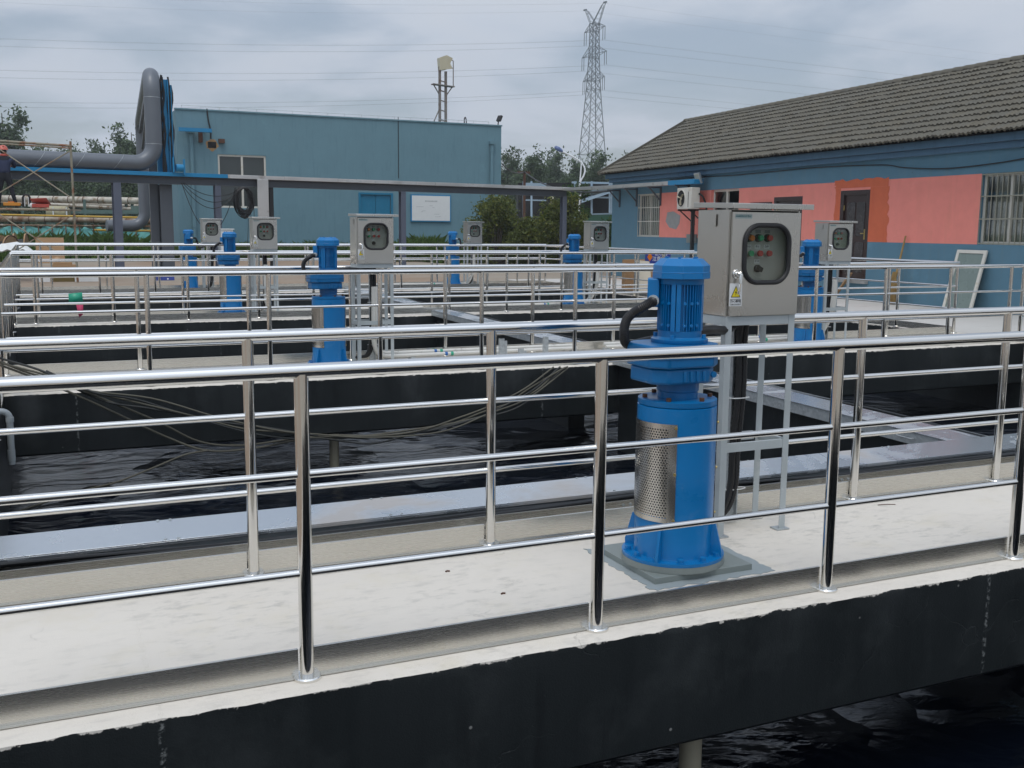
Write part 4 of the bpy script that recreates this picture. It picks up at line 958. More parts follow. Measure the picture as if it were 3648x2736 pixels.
while x < .35: m.box(x,-.0415,hh-.32,x+.06,-.0385,hh-.25); x += .08
for k in range(9): 
    x = rg.uniform(-hw+.2, hw-.5); z = rg.uniform(-hh+.2, hh-.5); m.box(x,-.0415,z,x+rg.uniform(.1,.3),-.0385,z+.02)
m.build('faint_lettering', MT['faint'], Wb)
# roof mast with loudspeaker horn
p = aty(957, 270, BY+1.2); Ms = thing('roof_mast', 'rusty twin pole roof mast carrying a cream siren head on the blue building', 'roof mast', (p.x, BY+1.2, bz))
MT['mast'] = pm('mast_steel', (.22,.20,.18), .7, .3, .3, 3, stain=((.13,.07,.04), 2, .5, .65))
zt = aty(957, 150, BY+1.2).z-bz; s_ = .17
m = MB(); m.box(-.25,-.06,0,-.13,.06,zt+.25); m.box(.10,-.06,0,.22,.06,zt-.1); m.build('pole', MT['mast'], Ms)
m = MB(); k = .25
while k < zt-.2: m.bar((-.13,0,k+.05), (.10,0,k), .05, .06); k += .52
m.build('rung', MT['mast'], Ms)
zp = aty(957, 184, BY+1.2).z-bz
m = MB(); m.bar((-.62,0,zp+.02), (.62,0,zp-.06), .4, .05); m.bar((-.55,0,zp), (-.14,0,zp-.62), .05, .05); m.bar((.55,0,zp-.05), (.10,0,zp-.66), .05, .05); m.bar((.60,0,zp-.05), (.60,0,zp+1.32), .04, .04); m.bar((.22,0,zp+.9), (.60,0,zp+.95), .04, .04); m.bar((.22,0,zp+1.5), (.60,0,zp+1.32), .04, .04); m.bar((-.2,0,.9), (-.62,0,.0), .05, .05); m.build('platform_bracket', MT['mast'], Ms)
MT['cream'] = pm('cream_enamel', (.55,.50,.36), .5, 0, .1, 3)
m = MB(); zh = zt+.0
v = [(-.30,-.25,zh-.1),(.22,-.40,zh-.02),(.22,.30,zh-.02),(-.30,.2,zh-.1),(-.36,-.3,zh+.80),(.12,-.5,zh+.98),(.16,.35,zh+.98),(-.36,.25,zh+.80)]
m.add(v, [(0,3,2,1),(4,5,6,7),(0,1,5,4),(2,3,7,6),(3,0,4,7)]); m.add([(.22,-.40,zh-.02),(.22,.30,zh-.02),(.16,.35,zh+.98),(.12,-.5,zh+.98),(.10,-.05,zh+.5)], [(0,1,4),(1,2,4),(2,3,4),(3,0,4)])
m.add([(.22,-.41,zh-.03),(.60,-.55,zh+.02),(.44,-.46,zh+.42),(.60,-.60,zh+.78),(.12,-.51,zh+.99)], [(0,1,2,3,4)]); o = m.build('siren_head', MT['cream'], Ms); o.scale = (.72,.72,.72); o.location = (-.02, 0, zh*.28)
p = bp(1081, 271); Rl = thing('roof_floodlight', 'small black floodlight on the roof corner of the blue building', 'floodlight', (p.x-.1, BY+.1, bz+.07))
m = MB(); m.bar((0,0,0), (.02,0,.22), .05, .05); m.build('arm', MT['black'], Rl); m = MB(); m.bar((-.02,-.1,.2), (.12,-.05,.5), .3, .12); m.build('lamp_body', MT['black'], Rl, bev=.01)
p = bp(1009, 262); m = MB(); m.tube(bez([(0,0,0),(0,0,.32),(.05,0,.42),(.10,0,.32),(.13,0,0)], 6), .03, 6); o = tag(m.build('vent_pipe', MT['black']), 'small black swan neck vent pipe on the blue building roof', 'vent pipe'); o.location = (p.x, BY+.4, bz)

# ------------------------------------------------------------------ pipe gantry
GP = Vector((-.407, 35.125, 0)); GQ = Vector((20.12, 38.889, 0)); GD = (GQ-GP).normalized(); GA = math.atan2(GD.y, GD.x); GN = Vector((-GD.y, GD.x, 0))
def gs(px, py=450):
    r = ray(px, py); k = (GP-CP).dot(GN)/r.dot(GN); return (CP+r*k-GP).dot(GD)
S0, S1 = -9.0, (GQ-GP).length
G = thing('pipe_gantry', 'long dark grey steel gantry with a tray on top, crossing before the blue building', 'pipe gantry', (GP.x, GP.y, 0), GA)
MT['gsteel'] = pm('dark_grey_gantry_paint', (.075,.085,.10), .5, 0, .15, 3); MT['gcol'] = pm('blue_grey_column_paint', (.095,.11,.15), .5, 0, .12, 3)
m = MB(); m.box(S0,-.10,2.90,S1,.10,2.915); m.box(S0,-.006,2.915,S1,.006,3.135); m.box(S0,-.10,3.135,S1,.10,3.15); m.build('beam', MT['gsteel'], G)
sb = gs(490)
m = MB(); m.box(S0,-.20,3.152,sb,.20,3.275); m.build('blue_tray', MT['bluepale'], G, bev=.004)
MT['silver'] = pm('weathered_silver_tray', (.60,.59,.57), .42, .75, .12, 1.2, stain=((.35,.30,.27), 1.3, .58, .7))
k = sb+.002
while k < S1+.2: 
    e = min(k+2.0, S1+.2); m = MB(); m.box(k,-.20,3.152,e-.008,.20,3.27+.008*rr.random()); m.build('silver_tray', MT['silver'], G, bev=.004); k = e
for q in (760, 820, 880, 1020, 1150):
    s = gs(q); m = MB(); m.box(s-.3,-.204,3.17,s+.3,-.2005,3.24); m.build('faded_label', MT['faint'], G)
for px, wd, mt, off in ((-40,.25,'gcol',0),(253,.24,'gcol',0),(363,.40,'gsteel',.35),(470,.20,'gcol',0),(586,.13,'black',0),(869,.20,'gcol',0),(1217,.20,'gcol',0)):
    s = gs(px); m = MB(); h = wd/2
    m.box(s-h,-h+off,-.05,s+h,-h+off+.015,2.899); m.box(s-h,h+off-.015,-.05,s+h,h+off,2.899); m.box(s-.006,-h+off+.015,-.05,s+.006,h+off-.015,2.899); m.build('column', MT[mt], G)
    m = MB(); m.box(s-h-.08,-h-.08+off,-.05,s+h+.08,h+.08+off,-.02); m.build('base_plate', MT['gsteel'], G)
s = gs(563); m = MB(); m.box(s-.19,-.28,.6,s+.19,-.21,3.15); m.build('silver_duct', MT['silver'], G, bev=.01)
# run of tray turning off to the house wall
T2 = thing('wall_tray', 'silver cable tray on brackets along the tiled house wall, with a blue end', 'cable tray', (GQ.x, GQ.y, 3.15))
ca = Vector((GQ.x, GQ.y, 3.2)); cb_ = hp(16.6,-.32,3.03); cc = hp(11.9,-.32,3.0); cd = hp(10.3,-.32,2.99)
m = MB(); m.bar(ca+Vector((0,.1,0)), cb_, .30, .11); m.bar(cb_, cc, .30, .11); bw(m, 'tray', MT['silver'], T2, bev=.004)
m = MB(); m.bar(cc, cd, .32, .14); bw(m, 'blue_end', MT['bluepale'], T2, bev=.01)
for tt in (16.2, 14.9, 13.2, 11.4):
    m = MB(); m.bar(hp(tt,-.5,2.92), hp(tt,-.0,2.92), .05, .05); m.bar(hp(tt,-.42,2.9), hp(tt,-.02,2.5), .04, .04); m.bar(hp(tt,-.025,2.35), hp(tt,-.025,2.95), .05, .05); bw(m, 'bracket', MT['gsteel'], T2)
# big lagged pipe with its expansion loop
MT['lag'] = pm('grey_lagged_pipe', (.125,.14,.16), .42, .15, .1, 2.5, .05, 6)
def gpos(s, n_, z): return GP+GD*s+GN*n_+Vector((0,0,z))
sv = gs(338); rp = .255; pz = 3.275+rp
tb_ = dep(297, 268, 48.0)
bx_, by_ = tb_.x+.15, tb_.y
path = [gpos(-9,0,pz), gpos(sv,0,pz), gpos(sv,0,6.34), Vector((bx_,by_,6.30)), Vector((bx_,by_,1.55)), Vector((bx_-1.7,by_-.3,1.55))]
P_ = thing('lagged_pipe', 'thick grey lagged pipe rising in a tall loop above the gantry', 'pipe', (path[1].x, path[1].y, 3.275))
m = MB(); m.tube(fillet(path, .62, 10), rp, 28); bw(m, 'pipe', MT['lag'], P_, ang=50)
m = MB()
for s in np.arange(-8.5, sv-.8, 1.15): m.tube([gpos(s+.16*math.cos(a)*1.2, (rp+.001)*math.sin(a), pz+(rp+.001)*math.cos(a)) for a in np.linspace(0, 2*math.pi, 25)[:-1]], .004, 5, closed=True)
for z in (4.15, 5.6): m.tube([gpos(sv, 0, z)+GD*(rp+.001)*math.cos(a)+GN*(rp+.001)*math.sin(a)+Vector((0,0,.0)) for a in np.linspace(0, 2*math.pi, 25)[:-1]], .005, 5, closed=True)
bw(m, 'lagging_seam', MT['galv'], P_)
m = MB(); m.bar(gpos(sv-.05,.3,5.92), Vector((bx_-.05,by_,5.88)), .12, .2); m.bar(gpos(sv+.10,.6,0), gpos(sv+.10,.6,5.6), .26, .26); m.bar(Vector((bx_+.35,by_-1,0)), Vector((bx_+.35,by_-1,5.3)), .3, .3); m.bar(gpos(sv-.1,.35,5.2), Vector((bx_,by_-.3,5.1)), .08, .12); bw(m, 'loop_support', MT['gsteel'], P_)
# vertical blue cable risers beside the loop
Rz = thing('cable_riser', 'tall bright blue cable riser channels with black cables beside the lagged loop', 'cable riser', gpos(gs(366), .05, 3.28))
def rbox(m, pa, pb, n0, n1, z0, z1):
    a, b = gs(pa), gs(pb); v = [gpos(a,n0,z0),gpos(b,n0,z0),gpos(b,n1,z0),gpos(a,n1,z0),gpos(a,n0,z1),gpos(b,n0,z1),gpos(b,n1,z1),gpos(a,n1,z1)]
    m.add(v, [(0,3,2,1),(4,5,6,7),(0,1,5,4),(1,2,6,5),(2,3,7,6),(3,0,4,7)])
m = MB(); rbox(m,351,362,.30,.36,3.28,6.15); rbox(m,362.3,364,.20,.36,3.28,6.15); rbox(m,366,374,.22,.28,3.28,6.22); rbox(m,374.4,376,.12,.28,3.28,6.22); rbox(m,380.5,382,.10,.26,3.28,6.05); rbox(m,376.3,380.2,.24,.28,3.28,6.1); bw(m, 'channel', MT['bluepale'], Rz)
m = MB()
for px, z1 in ((361,6.35),(363,6.28),(365,6.33),(376,6.3),(378.5,6.25),(383,6.05)):
    s = gs(px); ph = px; m.tube([gpos(s+.03*math.sin(q*1.4+ph), .16+.03*math.sin(q+ph), 3.2+(z1-3.2)*q/12) for q in range(13)], .028, 6)
bw(m, 'cable', MT['black'], Rz)
m = MB(); s = gs(385); m.cyl(gpos(s-.1,-.25,3.42), gpos(s+.12,-.25,3.42), .12, n=14); m.bar(gpos(s+.16,-.25,3.2), gpos(s+.16,-.25,3.7), .06, .12); m.bar(gpos(s-.18,-.25,3.28), gpos(s-.18,-.25,3.75), .05, .1); bw(m, 'clamp', MT['bluepale'], Rz)
# coil of spare cable hung on the gantry
s = gs(520, 420); Ck = thing('cable_coil', 'big tangled coil of black cable hanging from the gantry beam', 'cable coil', gpos(s, -.25, 2.9))
m = MB(); rg = random.Random(6)
for k in range(34):
    a0 = rg.uniform(-.3,.3); ra = rg.uniform(.20,.33); rb_ = rg.uniform(.36,.52); cx = rg.uniform(-.05,.06); pts = []
    for a in np.linspace(0, 2*math.pi, 29)[:-1]:
        x = cx+ra*math.sin(a+a0*.3)+.015*math.sin(3*a+k); z = -.04-rb_+rb_*math.cos(a)+.02*math.sin(2*a+k); y = .06*math.sin(a*1+k)+.02*(k % 5)-.05
        pts.append((GD.x*x-GN.x*0+GN.x*y, GD.y*x+GN.y*y, z))
    m.tube(pts, .011, 5, closed=True)
m.build('coil', MT['black'], Ck)
for k, (pa, pb, drop) in enumerate(((392,518,.55),(388,516,.75),(395,520,.35),(390,505,1.5))):
    a = gpos(gs(pa),-.22,2.95); b = gpos(gs(pb),-.22,2.86); m = MB(); m.tube([a.lerp(b, q/24)-Vector((0,0,drop*4*(q/24)*(1-q/24))) for q in range(25)], .012, 5)
    tag(m.build('loose_cable', MT['black']), 'thin black cable looping under the gantry towards the cable coil', 'cable', 'thin cables looping under the gantry')
m = MB()
for px in (528, 537, 541):
    a = gpos(gs(px),-.25,2.3); m.tube([a-Vector((0,0,q*.25))+GD*(.03*math.sin(q*.7+px)) for q in range(9)], .010, 5)
bw(m, 'loose_tail', MT['black'], Ck)
# ------------------------------------------------------------------ vegetation
def leafmat(name, a, b, c, tr=.25):
    t = NT(name); ge = t.node('ShaderNodeNewGeometry'); n = t.noise(t.co(), .9, 3)
    r = t.node('ShaderNodeValToRGB'); t.l(ge.outputs['Random Per Island'], r.inputs[0]); e = r.color_ramp.elements
    e[0].color = a+(1,); e[1].color = c+(1,); q = e.new(.5); q.color = b+(1,)
    col = t.mix(t.mr(n, .35, .65), r.outputs[0], tuple(x*.8 for x in b))
    t.set(Base_Color=col, Roughness=.6, Specular_IOR_Level=.3)
    tl = t.node('ShaderNodeBsdfTranslucent'); t.l(col, tl.inputs[0]); mx = t.node('ShaderNodeMixShader'); mx.inputs[0].default_value = tr
    t.l(t.b.outputs[0], mx.inputs[1]); t.l(tl.outputs[0], mx.inputs[2]); t.l(mx.outputs[0], t.n['Material Output'].inputs[0]); return t.mat
MT['poplar'] = leafmat('poplar_leaves', (.06,.10,.05), (.085,.13,.06), (.14,.18,.09)); MT['bark'] = pm('bark', (.10,.085,.065), .9, 0, .3, 5, .4, 12)
MT['shrub'] = leafmat('shrub_leaves', (.045,.08,.018), (.11,.14,.028), (.25,.24,.05)); MT['shrub2'] = leafmat('green_shrub_leaves', (.025,.055,.016), (.05,.10,.025), (.08,.16,.035))
MT['grass'] = leafmat('grass_blades', (.09,.17,.03), (.15,.26,.05), (.27,.36,.10), .4)
def quadcloud(name, P, size, mat, rng, parent=None, aspect=1.6, droop=0.0):
    n = len(P); u = rng.normal(size=(n,3)); u /= np.linalg.norm(u, axis=1)[:,None]; v = rng.normal(size=(n,3)); v = np.cross(u, v); v /= np.linalg.norm(v, axis=1)[:,None]
    s = size*rng.uniform(.6,1.35,size=(n,1)); a = u*s*.5*aspect; b = v*s*.5
    V = np.empty((n,4,3)); V[:,0] = P-a; V[:,1] = P-b*.8+a*.1; V[:,2] = P+a; V[:,3] = P+b*.8+a*.1
    me = bpy.data.meshes.new(name); me.vertices.add(4*n); me.vertices.foreach_set('co', V.ravel()); me.loops.add(4*n); me.loops.foreach_set('vertex_index', np.arange(4*n, dtype=np.int32))
    me.polygons.add(n); me.polygons.foreach_set('loop_start', np.arange(0, 4*n, 4, dtype=np.int32)); me.update(calc_edges=True); me.validate(); me.materials.append(mat)
    o = bpy.data.objects.new(name, me); COL.objects.link(o)
    if parent: o.parent = parent
    return o
def clumps(rng, lobes, n, clump=.16, per=28):
    # lobes: (x,y,z,rx,ry,rz); leaves sit in small clumps in the outer part of each lobe
    vol = np.array([l[3]*l[4]*l[5] for l in lobes])**.67; cnt = np.maximum(1, (n/per*vol/vol.sum()).astype(int)); out = []
    for l, c in zip(lobes, cnt):
        d = rng.normal(size=(c,3)); d /= np.linalg.norm(d, axis=1)[:,None]; r = rng.uniform(.25,1,size=(c,1))**.45
        cen = np.array(l[:3])+d*r*np.array(l[3:]); sc = rng.uniform(.5,1.5,size=(c,1,1))
        out.append((cen[:,None,:]+rng.normal(size=(c,per,3))*clump*sc).reshape(-1,3))
    return np.concatenate(out)
def poplar(seed, H_, name='poplar_tree'):
    rng = np.random.default_rng(seed); t = thing(name, '', 'tree')
    m = MB(); m.tube(bez([(0,0,0),(.1*rng.normal(),.1*rng.normal(),H_*.35),(.15*rng.normal(),.1*rng.normal(),H_*.7),(0,0,H_*.95)], 4), lambda k: .20*(1-k/13)+.02, 7)
    lobes = []
    for k in range(15):
        z = H_*rng.uniform(.16,.86); sp = H_*.17*(1.1-.75*z/H_); a = rng.uniform(0,6.28); q = rng.uniform(.3,1)
        x, y = sp*q*math.cos(a), sp*q*math.sin(a); lobes.append((x,y,z,H_*.065,H_*.065,H_*rng.uniform(.07,.12)))
        m.tube([(0,0,max(.6,z-H_*.17)),(x*.6,y*.6,z-H_*.05),(x,y,z+H_*.05)], lambda k: .05-.018*k, 5)
    for k in range(5): lobes.append((rng.normal()*H_*.05,rng.normal()*H_*.05,H_*rng.uniform(.83,.93),H_*.03,H_*.03,H_*rng.uniform(.05,.10)))
    m.build('trunk', MT['bark'], t)
    quadcloud('crown', clumps(rng, lobes, 8200, H_*.026, 16), .26, MT['poplar'], rng, t); return t
TP = [poplar(s, h) for s, h in ((1,12.5),(2,11.2),(3,13.2),(4,10.2))]
place = []
rg = random.Random(21)
for k, px in enumerate((-70,-25,18,34,62,92,120,150,172,190,212,232,255,272,292)):
    place.append((px, rg.uniform(104,128), 'L', {1:1.0,2:1.05,3:.98}.get(k, rg.uniform(.78,.92))))
for px in (-45,45,105,165,225,285): place.append((px, rg.uniform(84,92), 'M', rg.uniform(.52,.66)))
for k, px in enumerate((1070,1098,1128,1152,1176,1200,1222,1246,1270,1294,1318,1345)):
    place.append((px, rg.uniform(112,135), 'R', rg.uniform(.74,.9)))
lab = {'L': 'tall feathery poplar in the tree line beyond the yard at left', 'M': 'lower bushy tree in front of the tree line seen under the gantry at left', 'R': 'poplar in the distant tree line between the blue building and the tiled house'}
grp = {'L': 'poplars beyond the yard at left', 'M': 'lower trees under the gantry at left', 'R': 'poplars between the buildings'}
used = set()
for i, (px, d, g_, s) in enumerate(place):
    k = i % 4; o = TP[k] if k not in used else copy_tree(TP[k]); used.add(k)
    p = dep(px, 480, d); o.location = (p.x, p.y, -.3); o.rotation_euler = (0,0,rg.uniform(0,6.28)); o.scale = (s*1.05, s*1.05, s); o['label'] = lab[g_]; o['group'] = grp[g_]; o.name = 'poplar_tree' if g_ != 'M' else 'bushy_tree'
def shrub(label, p, lobes, n, mat, seed, leaf=.085):
    t = thing('shrub', label, 'shrub', p); rng = np.random.default_rng(seed); m = MB()
    for l in lobes: m.tube(bez([(l[0]*.2,l[1]*.2,0),(l[0]*.6,l[1]*.6,l[2]*.5),(l[0],l[1],l[2])], 4), lambda k: .05-.003*k, 5)
    m.build('stem', MT['bark'], t); quadcloud('foliage', clumps(rng, lobes, n, .11, 30), leaf, mat, rng, t); return t
def lob(rng, W_, H_, n):
    out = []
    for k in range(n):
        a = rng.uniform(0,6.28); r = rng.uniform(.1,1)**.6; z = rng.uniform(.12,.88); w_ = W_*(1-.55*max(0,z-.55)/.45); q = rng.uniform(.32,.52)
        out.append((w_*r*math.cos(a)*.8, w_*r*math.sin(a)*.7, H_*z, q*1.05, q*.95, q*.9))
    return out
r1 = random.Random(31)
p = dep(1075, 520, 47); shrub('large round olive shrub before the blue building, left of the gantry end column', (p.x,p.y,-.1), lob(r1,1.65,3.2,30), 21000, MT['shrub'], 5)
p = dep(1228, 520, 45); shrub('round yellowish shrub around the gantry end column, right of the other', (p.x,p.y,-.1), lob(r1,1.55,3.1,28), 20000, MT['shrub'], 6)
p = dep(1240, 500, 52); shrub('taller green shrub top showing behind the gantry end column', (p.x,p.y,-.1), lob(r1,.8,4.4,14), 7000, MT['shrub2'], 7)
p = dep(1150, 520, 46); shrub('low dark shrub filling the gap between the two round shrubs', (p.x,p.y,-.1), lob(r1,1.0,2.1,14), 9000, MT['shrub'], 8)
p = dep(1322, 520, 48); shrub('dark green shrub against the corner of the tiled house', (p.x,p.y,-.1), lob(r1,1.2,2.2,14), 8000, MT['shrub2'], 9)
# rough grass and weeds
def grassf(name, areas, seed, mat):
    rng = np.random.default_rng(seed); VV = []; 
    for (ax, ay, bx, by, n, h) in areas:
        cx = rng.uniform(ax, bx, n); cy = rng.uniform(ay, by, n); tuf = .55+.45*np.sin(cx*1.7+np.sin(cy*2.3)*2)*np.sin(cy*1.3+cx*.4)
        hh = h*rng.uniform(.45,1.1,n)*(.55+.6*tuf); a = rng.uniform(0,6.28,n); ln = rng.uniform(.1,.75,n)*hh; w_ = rng.uniform(.012,.03,n)*(.6+h)
        base = np.stack([cx,cy,np.full(n,-.05)],1); d = np.stack([np.cos(a),np.sin(a),np.zeros(n)],1); s = np.stack([-np.sin(a),np.cos(a),np.zeros(n)],1)
        mid = base+d*(ln*.35)[:,None]; mid[:,2] += hh*.65; tip = base+d*ln[:,None]; tip[:,2] += hh*rng.uniform(.75,1.0,n)
        w2 = (s*w_[:,None]); VV.append(np.stack([base-w2, base+w2, mid+w2*.8, tip, mid-w2*.8],1))
    V = np.concatenate(VV); n = len(V); me = bpy.data.meshes.new(name); me.vertices.add(5*n); me.vertices.foreach_set('co', V.ravel()); me.loops.add(5*n); me.loops.foreach_set('vertex_index', np.arange(5*n, dtype=np.int32))
    me.polygons.add(n); me.polygons.foreach_set('loop_start', np.arange(0,5*n,5, dtype=np.int32)); me.update(calc_edges=True); me.materials.append(mat); o = bpy.data.objects.new(name, me); COL.objects.link(o); return o
ga = [(5.5,50.5,25,53.9,30000,.85),(13,50,16.5,53.7,4000,.9),(15.5,48,26,51,20000,.85),(17,45.5,27,48.2,16000,.85),(16.5,49,18.5,51.5,4500,1.2),(-8,50,5.5,64,38000,.8),(-6,56,5,60,12000,1.2),(26,40,34,52,12000,.8)]
hz = MB(); hz.box(-420, -60, -3.2, 460, 330, 51.5); HZ = NT('haze_air'); HZ.n.remove(HZ.b)
hv = HZ.node('ShaderNodeVolumePrincipled'); hv.inputs['Color'].default_value = (.86,.90,.94,1); hv.inputs['Density'].default_value = .0007; hv.inputs['Anisotropy'].default_value = .2
HZ.l(hv.outputs[0], HZ.n['Material Output'].inputs['Volume']); stuff(hz.build('haze', HZ.mat))
stuff(tag(grassf('grass', ga, 3, MT['grass']), 'rough tall grass and weeds growing along the foot of the buildings', 'grass'))

# ------------------------------------------------------------------ pylon, power lines, street lamp, shed
pyc = dep(1276, 490, 225); PX, PYY = pyc.x, pyc.y
Py = thing('lattice_pylon', 'tall steel lattice power pylon with three pairs of arms and a forked top', 'pylon', (PX, PYY, 0))
MT['pylon'] = pm('pylon_steel', (.20,.22,.24), .6, .3, .1, 1)
prof_ = [(0,6.3),(6,5.5),(11.5,4.7),(17,4.15),(22,3.45),(26.5,2.8),(30.8,2.2),(33.8,1.95),(36.8,1.66),(39.6,1.55),(42.3,1.45),(44.2,1.6)]
def sd_(z):
    for (a, b), (c, d) in zip(prof_[:-1], prof_[1:]):
        if z <= c: return b+(d-b)*(z-a)/(c-a)
    return prof_[-1][1]
m = MB(); lv = [0,6,11.5,17.3,20.5,23.4,26,28.4,30.8,32.6,34.2,35.8,37.2,38.6,40,41.3,42.6,44.2]
cor = lambda z: [Vector((sx*sd_(z)/2, sy*sd_(z)/2, z)) for sx, sy in ((-1,-1),(1,-1),(1,1),(-1,1))]
for a, b in zip(lv[:-1], lv[1:]):
    A_, B_ = cor(a), cor(b)
    for i in range(4):
        j = (i+1) % 4; m.bar(A_[i], B_[i], .15, .15); m.bar(A_[i], B_[j], .08, .08); m.bar(A_[j], B_[i], .08, .08); 
        if b in (17.3, 30.8, 44.2) or b > 31 and b in (32.6,37.2,42.6): m.bar(B_[i], B_[j], .09, .09)
m.build('tower_body', MT['pylon'], Py)
arms = [(32.9,4.7,1.5),(37.9,5.35,1.6),(43.0,4.5,1.2)]
wires = []
for z, ln, hh in arms:
    for sg in (-1, 1):
        m = MB(); s = sd_(z)/2; tip = Vector((0, sg*ln, z))
        for sx in (-1, 1):
            for z0 in (z-.15, z+hh): m.bar((sx*s, sg*s, z0), tip, .08, .08)
            m.bar((sx*s,sg*s,z+hh), (sx*s*.55,sg*(s+(ln-s)*.45),z-.08), .05, .05); m.bar((sx*s*.55,sg*(s+(ln-s)*.45),z+hh*.55), (sx*s*.55,sg*(s+(ln-s)*.45),z-.08), .05, .05)
        m.build('cross_arm', MT['pylon'], Py)
        m = MB()
        for q in (ln, ln-.9): m.cyl((0,sg*q,z-.05), (0,sg*q,z-2.7), .07, n=6)
        m.build('insulator', MT['pylon'], Py); wires.append((sg*(ln-.2), z-2.75)); wires.append((sg*(ln-.75), z-2.75))
for sg in (-1, 1):
    m = MB(); a = Vector((0,sg*4.3,47.6)); s = .72
    for sx in (-1,1):
        m.bar((sx*s,sg*.75,44.2), a+Vector((sx*.25,-sg*.3,0)), .10, .10); m.bar((sx*s,sg*.1,44.0), a+Vector((sx*.25,-sg*1.0,-.3)), .09, .09)
        for q in (.25,.5,.75): m.bar(Vector((sx*s,sg*.75,44.2)).lerp(a, q), Vector((sx*s,sg*.1,44.0)).lerp(a+Vector((0,-sg*1,-.3)), q+.12), .06, .06)
    for q in (.2,.45,.7): m.bar(Vector((-s,sg*.75,44.2)).lerp(a, q), Vector((s,sg*.75,44.2)).lerp(a, q), .06, .06)
    m.bar(a+Vector((-.3,0,0)), a+Vector((.3,0,.15)), .5, .35); m.build('horn', MT['pylon'], Py); wires.append((sg*4.3, 47.5))
wn_lab = {0: 'thin power line hung from the lowest arms of the pylon', 1: 'thin power line hung from the middle arms of the pylon', 2: 'thin power line hung from the upper arms of the pylon', 3: 'thin earth wire strung from the forked top of the pylon'}
MT['wire'] = pm('power_line', (.16,.17,.18), .6, .3, .05)
for i, (yo, z) in enumerate(wires):
    k = min(i//4, 3); pts = []; L = 350
    for q in range(41): u = q/40; pts.append((PX-L*(1-u), PYY+yo, z-10*4*u*(1-u)))
    for q in range(1, 26): u = q/25; pts.append((PX+L*u, PYY+yo, z-2.2*4*u*(1-u)))
    m = MB(); m.tube(pts, .009, 5); tag(m.build('power_line', MT['wire']), wn_lab[k], 'power line', ('power lines on the lowest arms','power lines on the middle arms','power lines on the upper arms','earth wires on the pylon top')[k])
b0 = dep(1252,470,75); t0 = dep(1253,366,75)
SL = thing('street_lamp', 'white street lamp with a curved arm in front of the pylon', 'street lamp', (b0.x, b0.y, -.05))
MT['lampwhite'] = pm('white_lamp_paint', (.70,.72,.74), .4, 0, .05); MT['lamphead'] = pm('blue_lamp_head', (.09,.14,.30), .4, 0, .1)
hp_ = dep(1215,327,75); m = MB()
pts = [b0*1.0, dep(1252.5,420,75), dep(1253,395,75), dep(1261,379,75), dep(1263.5,366,75), dep(1258,354,75), dep(1247,344,75), hp_]
pts[0].z = -.05; m.tube(bez(pts, 6), lambda k: .085 if k < 12 else .06, 10); m.tube([dep(1252.5,395,75), dep(1256,351,75)], .05, 8); bw(m, 'pole', MT['lampwhite'], SL)
a, b = hp_, dep(1198,317,75); m = MB(); m.tube([a+(b-a)*q for q in (-.05,.15,.5,.85,1.0)], lambda k: (.06,.12,.17,.14,.05)[k], 10); bw(m, 'lamp_head', MT['lamphead'], SL)
# open sided shed beyond the shrubs
S_ = dep(1230, 470, 82); SH = thing('open_shed', 'open sided shed with pale blue beams and dark interior behind the shrubs', 'shed', (S_.x, S_.y, 0))
MT['shedblue'] = pm('shed_pale_blue', (.28,.38,.46), .5, .1, .1, 1)
def sq(m, px0, py0, px1, py1, d, th=.1):
    a, b = dep(px0,py0,d), dep(px1,py1,d); m.bar(a, b, th, th)
m = MB()
for px in (1131, 1148, 1242, 1278, 1317, 1322): sq(m, px, 392, px, 500, 80, .14)
sq(m, 1131, 400, 1180, 401, 80, .35); sq(m, 1131, 432, 1180, 433, 80, .10); sq(m, 1235, 394, 1345, 396, 79.5, .14); sq(m, 1235, 407, 1326, 408, 79.5, .10); sq(m, 1270, 426, 1322, 427, 79.5, .12); bw(m, 'frame', MT['shedblue'], SH)
m = MB(); a, b, c, d = dep(1238,409,79), dep(1312,402,79), dep(1330,412,90), dep(1238,420,90)
m.add([a,b,c,d,a-Vector((0,0,.25)),b-Vector((0,0,.25)),c-Vector((0,0,.25)),d-Vector((0,0,.25))], [(0,1,2,3),(7,6,5,4),(0,4,5,1),(1,5,6,2),(2,6,7,3),(3,7,4,0)]); a, b, c, d = dep(1252,432,79.2), dep(1318,411,79.2), dep(1318,417,79.2), dep(1252,440,79.2); m.add([a,b,c,d], [(0,1,2,3)]); bw(m, 'roof_sheet', MT['shedblue'], SH)
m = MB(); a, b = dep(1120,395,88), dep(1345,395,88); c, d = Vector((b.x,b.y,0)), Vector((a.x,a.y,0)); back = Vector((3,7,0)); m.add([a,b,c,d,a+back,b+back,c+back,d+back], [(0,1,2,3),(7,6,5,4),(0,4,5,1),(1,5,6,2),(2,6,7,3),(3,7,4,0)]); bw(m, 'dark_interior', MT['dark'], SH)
p = dep(1193,405,66); Tp = thing('timber_post', 'tall pale timber post between the two round shrubs', 'post', (p.x,p.y,-.05)); m = MB(); m.cyl((0,0,0), (0,0,3.9), .11, .10, n=10); m.build('post', MT['cream'], Tp)
p0, p1 = dep(1262,470,66), dep(1345,470,60); Fn = thing('green_fence', 'dark green sheet fence beside the tiled house corner', 'fence', (p0.x,p0.y,0))
MT['gfence'] = pm('green_fence_sheet', (.02,.10,.055), .7, 0, .2, 2); m = MB(); m.bar(Vector((p0.x,p0.y,1.25)), Vector((p1.x,p1.y,1.25)), .06, 2.4); bw(m, 'sheet', MT['gfence'], Fn)
m = MB(); m.bar(Vector((p0.x,p0.y,2.5)), Vector((p1.x,p1.y,2.5)), .08, .08); bw(m, 'top_rail', MT['shedblue'], Fn)
